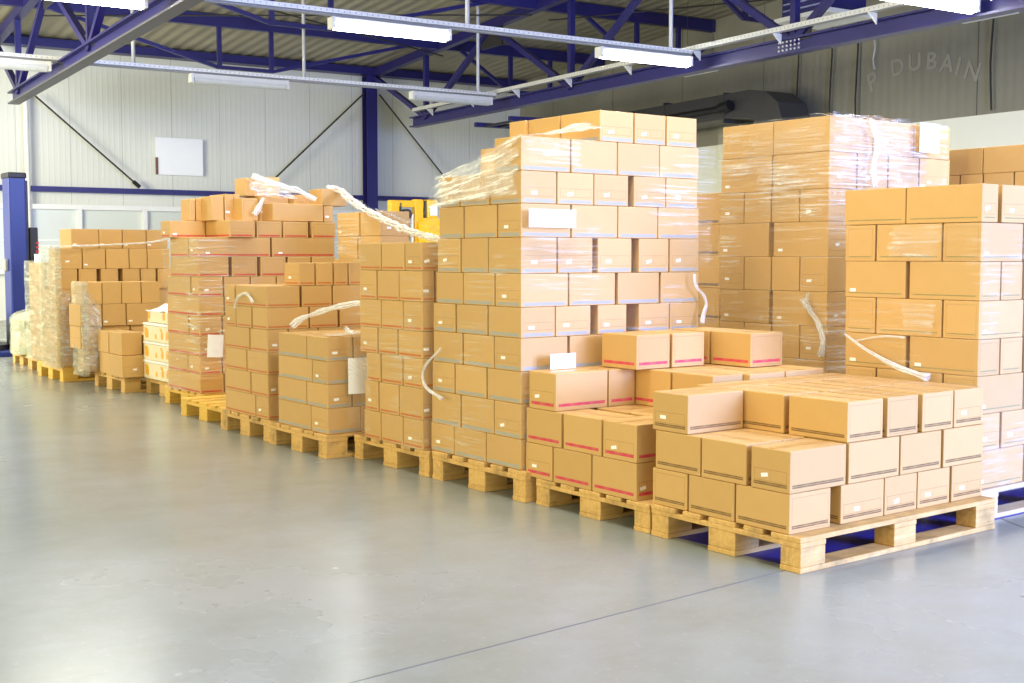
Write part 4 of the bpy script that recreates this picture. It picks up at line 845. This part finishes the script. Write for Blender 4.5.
# cartons whose wrap hides them, in three far left stacks
for (nm, x0, y0, y1, zs, lb, gp) in [('a', -.06, 8.11, 8.34, (.14, .338), 'plain carton low behind the pallet of four', 'cartons behind the pallet of four'),
                                 ('b', -.12, 8.68, 9.15, (.14, .32, .50, .68, .861, 1.056, 1.249), 'carton in the silver-wrapped stack', 'cartons of the silver-wrapped stack'),
                                 ('c', .0, 9.56, 10.1, (.14, .39, .64, .88, 1.11), 'carton in the pale wrapped column', 'cartons of the pale wrapped column')]:
    for i in range(len(zs)-1):
        ks = 'l'
        x1 = x0+(.30 if nm != 'c' else .16)
        if nm == 'b' and zs[i] > .85: x1 = DATA['P13X'][i-4] if i-4 < len(DATA['P13X']) else x1
        if nm == 'b' and zs[i] > .85: continue
        place_carton(x0, x1, y0, y1, zs[i], zs[i+1], 'none', 'l', ks, f'{lb}, {ORD[i]} layer up, left side', gp, jit=0)

# yellow and white shrink-wrapped trays
t = NT('tray_carton'); o = t.coord(); x, y, z = t.sep(o)
u = t.add(x, y)
cell = t.n.new('ShaderNodeTexVoronoi'); cell.inputs['Scale'].default_value = 13; t.l.new(t.scale(o, (1, 1, .6)), cell.inputs['Vector'])
blob = t.mul(t.math('LESS_THAN', cell.outputs['Distance'], .42), t.between(z, .03, .118))
c = t.mix(blob, srgb(236, 224, 190), srgb(240, 180, 40)); c = t.mix(t.mul(blob, t.rampf(t.noise(o, 40, 2), .5, .6, 0, .6)), c, srgb(214, 128, 30))
mtray = t.done(c, .4)
for i, z0 in enumerate((.14, .298, .456, .614)):
    lb = f'yellow and white tray of packs, {ORD[i]} from the bottom, beside the red-banded stack'
    if i < 3:
        e = empty('packed_tray', (.17, 6.56, z0), 0); tag(e, lb, 'tray', 'yellow and white trays')
        q = MB(); q.box(0, .9, 0, .72, 0, .135); q.build('carton_body', mtray, e, .006)
        q = MB(); q.box(-.004, .904, -.004, .724, .137, .156); q.build('film_lid', M['paper'], e, .004)
    else:
        e = empty('packed_tray', (.17, 6.56, z0), 0); tag(e, lb, 'tray', 'yellow and white trays')
        q = MB(); q.box(.02, .8, .06, .68, 0, .10); q.build('carton_body', mtray, e, .02)
        q = MB(); n = 12
        for i_ in range(n):
            for j_ in range(n):
                def hp(a_, b__):
                    x_ = .01+.8*a_/n; y_ = .04+.66*b__/n
                    ed = min(a_, b__, n-a_, n-b__)/n
                    return (x_, y_, .10+.06*min(1, ed*5)+.018*mnoise.noise(Vector((x_*9, y_*9, 1))))
                q.quad([hp(i_, j_), hp(i_+1, j_), hp(i_+1, j_+1), hp(i_, j_+1)])
        q.build('film_hood', M['paper'], e)

# ------------------------------------------------------------------ papers
def sheet(loc, w, h, face, label, tilt=0, curl=.01, grp=None):
    q = MB(); n = 8
    for i in range(n):
        def pt(k, z):
            s = (k/n-.5)*w; d = -curl*math.sin(math.pi*k/n)
            return (d, -s, z) if face == 'w' else (s, d, z)
        q.quad([pt(i, -h/2), pt(i+1, -h/2), pt(i+1, h/2), pt(i, h/2)])
    o = q.build('paper_sheet', M['paper']); md = o.modifiers.new('thick', 'SOLIDIFY'); md.thickness = .0008
    o.location = loc; o.rotation_euler = (tilt, 0, 0) if face == 'w' else (0, tilt, 0)
    tag(o, label, 'paper', grp); return o
# ------------------------------------------------------------------ stretch film
def film(path, z0, z1, mat, label, amp=.006, res=.03, top=None, seed=0, grp=None, sag=None, name='stretch_wrap'):
    """film hung round a stack: path = plan points, offset already included; z0/z1 numbers or functions of the distance"""
    pts = [Vector((p[0], p[1])) for p in path]; seg = []
    for a, b_ in zip(pts, pts[1:]):
        n = max(1, int((b_-a).length/res)); seg += [a.lerp(b_, k/n) for k in range(n)]
    seg.append(pts[-1]); L = [0]
    for a, b_ in zip(seg, seg[1:]): L.append(L[-1]+(b_-a).length)
    T = L[-1]; f0 = z0 if callable(z0) else (lambda s: z0); f1 = z1 if callable(z1) else (lambda s: z1)
    nz = max(2, int(max(f1(0)-f0(0), f1(T)-f0(T), .1)/res)); q = MB(); G = []
    for i, (p, s) in enumerate(zip(seg, L)):
        d = (seg[min(i+1, len(seg)-1)]-seg[max(i-1, 0)]).normalized(); nrm = Vector((d.y, -d.x))
        col = []
        for k in range(nz+1):
            z = f0(s)+(f1(s)-f0(s))*k/nz
            w = amp*(.6+mnoise.noise(Vector((s*5+seed, z*14, seed)))+.5*mnoise.noise(Vector((s*17, z*45, seed+5))))
            col.append((p.x+nrm.x*w, p.y+nrm.y*w, z))
        G.append(col)
    for i in range(len(seg)-1):
        for k in range(nz):
            zz = lambda i_, k_: G[i_][k_][2]
            q.quad([G[i][k], G[i+1][k], G[i+1][k+1], G[i][k+1]], 0,
                   [(L[i]+seed, zz(i, k)), (L[i+1]+seed, zz(i+1, k)), (L[i+1]+seed, zz(i+1, k+1)), (L[i]+seed, zz(i, k+1))])
    me = q.mesh(name, [FILM[mat]]); o = link(name, me, None, 0, True); tag(o, label, 'stretch wrap', grp); return o
def drape(c00, c10, c11, c01, mat, label, amp=.02, n=30, seed=0, ridge=0., name='stretch_wrap', par=None):
    """crumpled film over four corners"""
    A, B, C_, D_ = map(Vector, (c00, c10, c11, c01)); nr = (B-A).cross(D_-A).normalized(); q = MB(); G = []
    m = max(4, int(n*(D_-A).length/max(.05, (B-A).length))); m = min(m, 60)
    for i in range(n+1):
        r = []
        for j in range(m+1):
            u, v = i/n, j/m
            p = (A*(1-u)+B*u)*(1-v)+(D_*(1-u)+C_*u)*v
            w = amp*(mnoise.noise(p*7+Vector((seed, 0, 0)))+.6*mnoise.noise(p*19+Vector((0, seed, 0))))
            w += ridge*math.sin(v*math.pi)
            r.append(tuple(p+nr*w))
        G.append(r)
    lu, lv = (B-A).length, (D_-A).length; q.edge = [[(i/n, j/m), ((i+1)/n, j/m), ((i+1)/n, (j+1)/m), (i/n, (j+1)/m)] for i in range(n) for j in range(m)]
    for i in range(n):
        for j in range(m):
            q.quad([G[i][j], G[i+1][j], G[i+1][j+1], G[i][j+1]], 0, [(i/n*lu+seed, j/m*lv), ((i+1)/n*lu+seed, j/m*lv), ((i+1)/n*lu+seed, (j+1)/m*lv), (i/n*lu+seed, (j+1)/m*lv)])
    me = q.mesh(name, [FILM[mat]]); o = link(name, me, par, 0, True)
    if par is None: tag(o, label, 'stretch wrap')
    return o
def rope(pts, r, label, seed=0, n=10, mat='rope', par=None, strands=1):
    pv = [Vector(p) for p in pts]; fine = []
    for i in range(len(pv)-1):
        p0, p1, p2, p3 = pv[max(i-1, 0)], pv[i], pv[i+1], pv[min(i+2, len(pv)-1)]
        k = max(3, int((p2-p1).length/.03))
        for j in range(k):
            t_ = j/k; fine.append(.5*((2*p1)+(p2-p0)*t_+(2*p0-5*p1+4*p2-p3)*t_*t_+(3*p1-p0-3*p2+p3)*t_**3))
    fine.append(pv[-1]); N = len(fine)
    rr = []
    for i in range(N):
        base = r if not isinstance(r, (list, tuple)) else r[0]+(r[1]-r[0])*i/(N-1)
        rr.append(base*(1+.45*mnoise.noise(Vector((i*.35+seed, 0, 0)))))
    q = MB(); S = 5
    for k in range(S):
        ph = 6.283*k/S
        line = []; rad = []
        for i, p in enumerate(fine):
            a_ = ph+i*.09+seed; d = (fine[min(i+1, N-1)]-fine[max(i-1, 0)]).normalized()
            s1 = d.orthogonal().normalized() if abs(d.z) > .9 else d.cross(Vector((0, 0, 1))).normalized(); s2 = s1.cross(d)
            w = rr[i]*(.62+.5*mnoise.noise(Vector((i*.4, k*3.1, seed))))
            line.append(p+s1*math.cos(a_)*w+s2*math.sin(a_)*w*.8); rad.append(rr[i]*(.26+.14*mnoise.noise(Vector((i*.3, k, seed+9)))))
        q.tube(line, rad, 6, 0, True, True)
    # squash and crumple
    o = q.build('film_tail', FILM[mat], par, 0, True)
    if par is None: tag(o, label, 'stretch wrap', None)
    return o

# tall blue-banded stack
film([(-.045, 2.50), (-.045, 1.66), (1.25, 1.66)], .15, lambda s: 1.58 if s < .5 else (1.745 if s > .8 else 1.58+(s-.5)*.55), 'clear', 'clear film wrapped round the tall blue-banded stack', .005, .03, seed=2)
drape((-.05, 2.50, 1.40), (-.05, 1.68, 1.46), (-.03, 1.68, 1.745), (.0, 2.47, 1.585), 'fold', 'crumpled white film pulled diagonally over the upper left of the tall stack', .014, 44, 3)
drape((-.05, 1.67, 1.735), (.46, 1.66, 1.80), (.48, 1.78, 1.85), (-.02, 2.0, 1.70), 'fold', 'bunched film strip along the top edge of the tall stack', .014, 30, 5)
drape((-.02, 1.655, 1.60), (.32, 1.655, 1.60), (.32, 1.655, 1.735), (-.02, 1.655, 1.735), 'light', 'creased film over the top corner carton of the tall stack', .006, 26, 8)
drape((.95, 1.652, 1.10), (1.23, 1.652, 1.10), (1.23, 1.652, 1.38), (.95, 1.652, 1.38), 'light', 'creased film near the right edge of the tall stack', .008, 22, 11)
rope([(1.08, 1.64, 1.08), (1.085, 1.635, 1.02), (1.14, 1.63, .965), (1.16, 1.63, .92), (1.14, 1.63, .87), (1.13, 1.63, .82)], (.008, .016), 'white twisted film tail hanging at the right edge of the tall stack', 3)
rope([(-.06, 2.32, .70), (-.085, 2.41, .62), (-.09, 2.45, .56), (-.09, 2.43, .50), (-.08, 2.37, .465), (-.06, 2.31, .44)], (.008, .012), 'white loop of film tail between the tall and the narrow stack', 4)
sheet((.135, 1.645, 1.352), .285, .085, 's', 'white label sheet under film near the corner of the tall stack', 0, .004)
sheet((.165, 1.600, .672), .155, .072, 's', 'small white card standing on the pink-banded cartons', .0, .004)
# narrow orange-banded stack
film([(-.065, 3.30), (-.065, 2.505), (.30, 2.505)], .14, 1.25, 'clear', 'clear film round the narrow orange-banded stack', .006, .03, seed=20)
drape((-.07, 3.30, .17), (-.07, 3.02, .15), (-.07, 3.02, .62), (-.07, 3.30, .74), 'light', 'pinkish creased film on the lower left of the narrow stack', .008, 20, 23)
rope([(-.08, 3.28, .76), (-.09, 3.24, .745), (-.085, 3.18, .735)], (.02, .012), 'small knot of film on the narrow orange-banded stack', 25)
# short grey-banded stack
film([(-.19, 3.99), (-.19, 3.33), (.20, 3.33)], .14, .70, 'clear', 'clear film round the short grey-banded stack', .004, .03, seed=30)
drape((-.17, 3.34, .715), (.25, 3.34, .715), (.25, 3.55, .725), (-.17, 3.45, .72), 'fold', 'white film fold along the top edge of the short grey-banded stack', .008, 20, 33)
rope([(-.17, 3.80, .75), (-.10, 3.78, .80), (.05, 3.66, .86), (.2, 3.5, .90), (.40, 3.34, .93)], (.028, .016), 'film tail running up from the short grey-banded stack', 35)
o = sheet((.03, 3.30, .478), .18, .21, 's', 'white printed sheet fixed on the right side of the short grey-banded stack', 0, .012)
# middle orange-banded stack
film([(-.19, 4.82), (-.19, 4.115), (.0, 4.115)], .14, .98, 'clear', 'clear film round the middle orange-banded stack', .005, .03, seed=40)
rope([(-.20, 4.56, .83), (-.20, 4.52, .90), (-.20, 4.40, .935), (-.20, 4.32, .91), (-.20, 4.28, .88)], (.012, .012), 'arc of bunched film on the middle orange-banded stack', 43)
# wide red-banded stack
film([(.035, 6.43), (.035, 5.765), (.55, 5.765)], .14, 1.30, 'light', 'glossy film round the lower part of the wide red-banded stack', .006, .03, seed=50)
sheet((.165, 5.745, .50), .125, .17, 's', 'white sheet hanging on the wide red-banded stack above the empty pallet', .06, .012)
drape((.55, 6.05, 1.80), (.86, 6.02, 1.72), (1.02, 5.92, 1.62), (.62, 5.98, 1.64), 'fold', 'crumpled film heap on the topmost carton of the wide red-banded stack', .05, 34, 53)
rope([(.60, 6.0, 1.80), (.78, 5.95, 1.74), (.95, 5.9, 1.69), (1.08, 5.86, 1.62)], (.035, .028), 'white twisted film strand lying over the loose cartons', 55)
rope([(.52, 5.80, 1.49), (.56, 5.79, 1.56), (.60, 5.80, 1.62)], (.035, .014), 'short clump of film beside the long flat carton', 56)
# film running from the wide stack across to the tall stack
rope([(1.20, 5.90, 1.72), (1.27, 5.80, 1.70), (1.18, 5.5, 1.62), (.95, 4.75, 1.48), (.62, 3.7, 1.33), (.42, 3.02, 1.27), (.36, 2.60, 1.262)], (.04, .026), 'long white film rope sagging from the wide stack to the narrow stack', 57)
drape((1.10, 5.3, 1.60), (.40, 2.75, 1.275), (.50, 2.95, 1.262), (1.15, 5.0, 1.50), 'light', 'wide veil of film below the long film rope', .03, 60, 58)
drape((.98, 5.37, 1.16), (.98, 4.76, 1.16), (.98, 4.76, 1.49), (.98, 5.37, 1.49), 'light', 'streaked film on the stack behind the narrow one', .006, 30, 59)
# tall clear-wrapped stack
film([(1.895, 2.26), (1.895, 1.425), (2.97, 1.425)], .25, 1.95, 'light', 'clear film streaked white round the tall plain stack', .006, .04, seed=60)
drape((1.90, 1.41, 1.56), (2.75, 1.41, 1.56), (2.75, 1.41, 1.96), (1.90, 1.41, 1.96), 'dense', 'heavily creased film on the right side of the tall plain stack', .012, 50, 63)
drape((1.885, 1.90, 1.38), (1.885, 1.44, 1.38), (1.885, 1.44, 1.95), (1.885, 2.05, 1.95), 'light', 'streaked film patch on the left side of the tall plain stack', .008, 40, 64)
drape((1.90, 1.42, 1.955), (2.6, 1.42, 1.955), (2.6, 1.6, 1.965), (1.90, 1.6, 1.965), 'fold', 'crumpled film rim on top of the tall plain stack', .02, 40, 65)
rope([(2.20, 1.39, 1.93), (2.25, 1.385, 1.80), (2.22, 1.385, 1.66), (2.24, 1.385, 1.56)], (.02, .02), 'twisted film strand down the right side of the tall plain stack', 66)
sheet((2.74, 1.385, 1.86), .19, .17, 's', 'white label on the right side of the tall plain stack', 0, .004)
rope([(1.87, 1.54, .97), (1.87, 1.55, .92), (1.865, 1.52, .87), (1.87, 1.46, .79), (1.87, 1.43, .69), (1.87, 1.45, .62)], (.012, .024), 'white twisted film tail low on the tall plain stack', 67)
rope([(1.87, 1.58, .93), (1.865, 1.55, .905), (1.87, 1.52, .87)], (.022, .022), 'knotted clump beside the film tail on the tall plain stack', 68)
# right-edge stack
film([(1.285, .86), (1.285, .105), (2.4, .105)], .14, 1.32, 'clear', 'clear film round the right-edge stack', .004, .03, seed=70)
drape((1.28, .60, 1.16), (1.28, .32, 1.155), (1.28, .30, 1.32), (1.28, .58, 1.315), 'dense', 'yellowish streaked film patch high on the right-edge stack', .005, 30, 73)
drape((1.28, .50, .82), (1.28, .34, .815), (1.28, .32, .97), (1.28, .52, .97), 'dense', 'streaked film patch midway on the right-edge stack', .005, 24, 74)
drape((1.30, .095, .16), (2.3, .095, .16), (2.3, .095, .63), (1.30, .095, .63), 'clear', 'shiny film over the lower right side of the right-edge stack', .008, 50, 75)
rope([(1.27, .82, .80), (1.262, .68, .73), (1.255, .52, .67), (1.25, .34, .625)], (.006, .022), 'film tail slanting down the left side of the right-edge stack', 76)
rope([(1.27, .78, .765), (1.265, .60, .80), (1.268, .48, .80)], (.004, .008), 'thin film strand branching off on the right-edge stack', 77)
# far stack in the gap, farthest right
drape((3.28, 1.15, 1.49), (3.28, 1.42, 1.48), (3.28, 1.42, 1.66), (3.28, 1.15, 1.66), 'clear', 'film on the farthest right stack', .006, 12, 78)
# pallet of four, silver-wrapped stack, pale column, bag
film([(-.085, 8.36), (-.085, 8.085), (-.04, 8.085)], .10, .95, 'milky', 'milky film round the cartons behind the pallet of four', .02, .04, seed=80)
drape((-.10, 8.07, .12), (.12, 8.07, .12), (.06, 8.07, .74), (-.10, 8.07, .94), 'silver', 'silvery crumpled film on the corner behind the pallet of four', .03, 30, 81)
film([(-.145, 9.16), (-.145, 8.655), (-.10, 8.655)], .13, 1.26, 'milky', 'greenish milky film round the silver-wrapped stack', .014, .04, seed=83)
drape((-.12, 8.64, .15), (.06, 8.64, .15), (.06, 8.64, .86), (-.12, 8.64, .86), 'silver', 'silver crumpled film on the front corner of the silver-wrapped stack', .02, 26, 84)
rope([(-.14, 9.15, 1.27), (-.13, 8.64, 1.265), (.3, 8.64, 1.28), (.75, 8.63, 1.31), (.98, 8.62, 1.37)], .012, 'rolled film edge along the top of the silver-wrapped stack', 85)
film([(-.03, 10.12), (-.03, 9.54), (.17, 9.54)], .13, 1.13, 'milky', 'greenish milky film round the pale column of cartons', .014, .04, seed=87)
sheet((.045, 8.60, .765), .12, .22, 's', 'white sheet taped between the silver-wrapped stack and its neighbour', 0, .012)
sheet((.05, 9.50, .98), .07, .2, 's', 'narrow white sheet on top of the pale wrapped column', 0, .01)
# wrapped bag of goods at the far end
e = empty('wrapped_bag', (.24, 10.85, .12)); tag(e, 'bulging bag of goods in milky film at the far left end of the row', 'bag')
q = MB(); n, m = 22, 14
def bagp(i, j):
    th = 2*math.pi*i/n; v = j/m
    rr_ = (.25 if v < .75 else .25*math.sqrt(max(0.02, 1-((v-.75)/.25)**2)))*(1+.10*mnoise.noise(Vector((math.cos(th)*1.6, math.sin(th)*1.6, v*3))))
    return (math.cos(th)*rr_*.9, math.sin(th)*rr_*1.15, v*.46+.01*mnoise.noise(Vector((math.cos(th)*5, math.sin(th)*5, v*7))))
for i in range(n):
    for j in range(m): q.quad([bagp(i, j), bagp(i+1, j), bagp(i+1, j+1), bagp(i, j+1)])
t = NT('bag_contents'); oo = t.coord(); c = t.mix(t.rampf(t.noise(oo, 6, 4, .7), .52, .64), srgb(206, 206, 178), srgb(186, 132, 66)); bagm = t.done(c, .4)
q.build('bag_body', bagm, e, 0, True)
q = MB(); n2 = 22
for i in range(n2):
    for j in range(m):
        f = lambda a_, b__: tuple(Vector(bagp(a_, b__))*1.05+Vector((0, 0, .005))+Vector((1, 1, 0))*.012*mnoise.noise(Vector((a_*.9, b__*.9, 2))))
        q.quad([f(i, j), f(i+1, j), f(i+1, j+1), f(i, j+1)], 0, [(i/n2*2, j/m*.5), ((i+1)/n2*2, j/m*.5), ((i+1)/n2*2, (j+1)/m*.5), (i/n2*2, (j+1)/m*.5)])
q.build('film_cover', FILM['milky'], e, 0, True)

# ------------------------------------------------------------------ wrapping machine at the far left
e = empty('wrapping_machine', (.39, 12.3, 0)); tag(e, 'tall dark blue machine mast with black cap at the far left', 'wrapping machine')
q = MB(); q.box(0, .20, 0, .30, .05, 2.12); q.build('mast', M['navy'], e, .02)
q = MB(); q.box(-.01, .21, -.01, .31, 2.10, 2.17); q.build('cap', M['black'], e, .015)
q = MB(); q.box(.203, .235, .06, .24, .10, 2.08); q.build('guide_rail', M['dark_steel'], e, .004)
q = MB(); q.box(.235, .33, .02, .20, .62, 1.52); q.build('film_carriage', M['black'], e, .01)
q = MB()
for k in range(5): q.box(.30, .334, .014, .019, 1.32-.05*k, 1.345-.05*k)
q.build('indicator_lights', M['red'], e)
q = MB(); q.tube([(.30, -.05, .70), (.30, -.05, 1.2)], .04, 14); q.build('film_roll', M['paper'], e)
q = MB(); q.box(-1.2, .30, -.30, 1.0, .0, .06); q.build('base_plate', M['navy'], e, .01)
q = MB(); q.tube([(-.55, .45, .06), (-.55, .45, .12)], .62, 40); q.build('turntable', M['dark_steel'], e)
q = MB(); q.box(-.035, .0, .10, .22, 1.0, 1.14); q.build('switch_box', M['grey_box'], e, .006)
# on the turntable: a brown pallet with a black battery unit
e = empty('pallet', (-.55, 12.35, .12), 0); tag(e, 'brown pallet on the turntable of the machine at the far left edge', 'pallet')
q = MB(); q.box(0, .80, 0, .7, .10, .125); q.build('deck', plain('orange_brown_wood', srgb(176, 116, 66), .6), e)
for y_ in (0, .3, .6):
    q = MB(); q.box(0, .8, y_, y_+.1, 0, .10); q.build('runner', plain('brown_wood', srgb(150, 100, 60), .7), e)
e = empty('battery_unit', (-.50, 12.40, .246), 0); tag(e, 'black battery unit with grey grille at the far left edge', 'battery')
q = MB(); q.box(0, .70, 0, .6, 0, .26); q.build('case', M['black'], e, .03)
for k in range(7):
    q = MB(); q.box(.06+.09*k, .10+.09*k, .02, .10, .26, .34); q.build('cell_post', M['grey_box'], e)

# ------------------------------------------------------------------ yellow stacker truck
e = empty('stacker_truck', W(4.70, 13.0, 0), TH); tag(e, 'yellow stacker truck with twin masts seen over the narrow stack', 'forklift')
q = MB(); q.box(.06, .20, 0, .12, .1, 2.0); q.build('mast', M['yellow'], e, .01)
q = MB(); q.box(.46, .60, 0, .12, .1, 2.02); q.build('mast', M['yellow'], e, .01)
q = MB(); q.box(.05, .61, .01, .09, 1.90, 2.0); q.build('mast_crossbar', M['yellow'], e, .008)
q = MB(); q.box(.215, .235, .0, .10, .1, 1.96); q.box(.62, .64, .0, .10, .1, 2.0); q.build('lift_rail', M['dark_steel'], e)
q = MB(); q.tube([(.33, .06, .3), (.33, .06, 1.86)], .05, 14); q.tube([(.33, -.01, 1.80), (.33, .10, 1.80)], .075, 18); q.build('lift_cylinder', M['dark_steel'], e)
q = MB(); q.box(.40, .43, .0, .05, .9, 1.80); q.build('hose', M['white_metal'], e)
q = MB(); q.box(.66, .84, -.02, .14, 1.74, 2.02); q.build('lamp_box', M['yellow'], e, .02)
q = MB(); q.box(.70, .82, -.03, -.02, 1.78, 1.93); q.build('lamp_lens', M['paper'], e, .01)
q = MB()
prof = [(.50, .35), (.95, .35), (.95, 1.62), (.86, 1.72), (.58, 1.74), (.50, 1.66)]
q.quad([(x_, -.35, z_) for x_, z_ in prof]); q.quad([(x_, -.02, z_) for x_, z_ in reversed(prof)])
for i in range(len(prof)):
    a_, b_ = prof[i], prof[(i+1) % len(prof)]; q.quad([(a_[0], -.02, a_[1]), (b_[0], -.02, b_[1]), (b_[0], -.35, b_[1]), (a_[0], -.35, a_[1])])
q.build('motor_housing', M['yellow'], e, .03)
q = MB(); q.box(0, 1.1, -.6, .3, .08, .34); q.build('chassis', M['dark_steel'], e, .02)
q = MB(); [q.tube([(x_, -.63, .12), (x_, -.55, .12)], .12, 18) for x_ in (.2, .9)]; q.build('wheel', M['black'], e)
q = MB(); q.box(-.03, .05, .02, .10, 1.30, 1.42); q.build('knob', plain('orange_plastic', srgb(220, 120, 30), .4), e, .01)
# white cabinet behind the truck
e = empty('storage_shelf', W(5.75, 14.2, 0), TH); tag(e, 'pale metal cabinet with openings behind the yellow truck', 'cabinet')
q = MB(); [q.box(a_, a_+.04, 0, .4, 0, 1.72) for a_ in (-.35, .0, .35)]; q.build('upright', M['white_metal'], e)
for z_ in (.4, .9, 1.38, 1.70):
    q = MB(); q.box(-.35, .39, 0, .4, z_, z_+.04); q.build('shelf_board', M['white_metal'], e)
q = MB(); q.box(-.3, -.04, .05, .35, 1.42, 1.62); q.box(.05, .3, .05, .35, .94, 1.2); q.build('grey_bin', M['grey_box'], e)
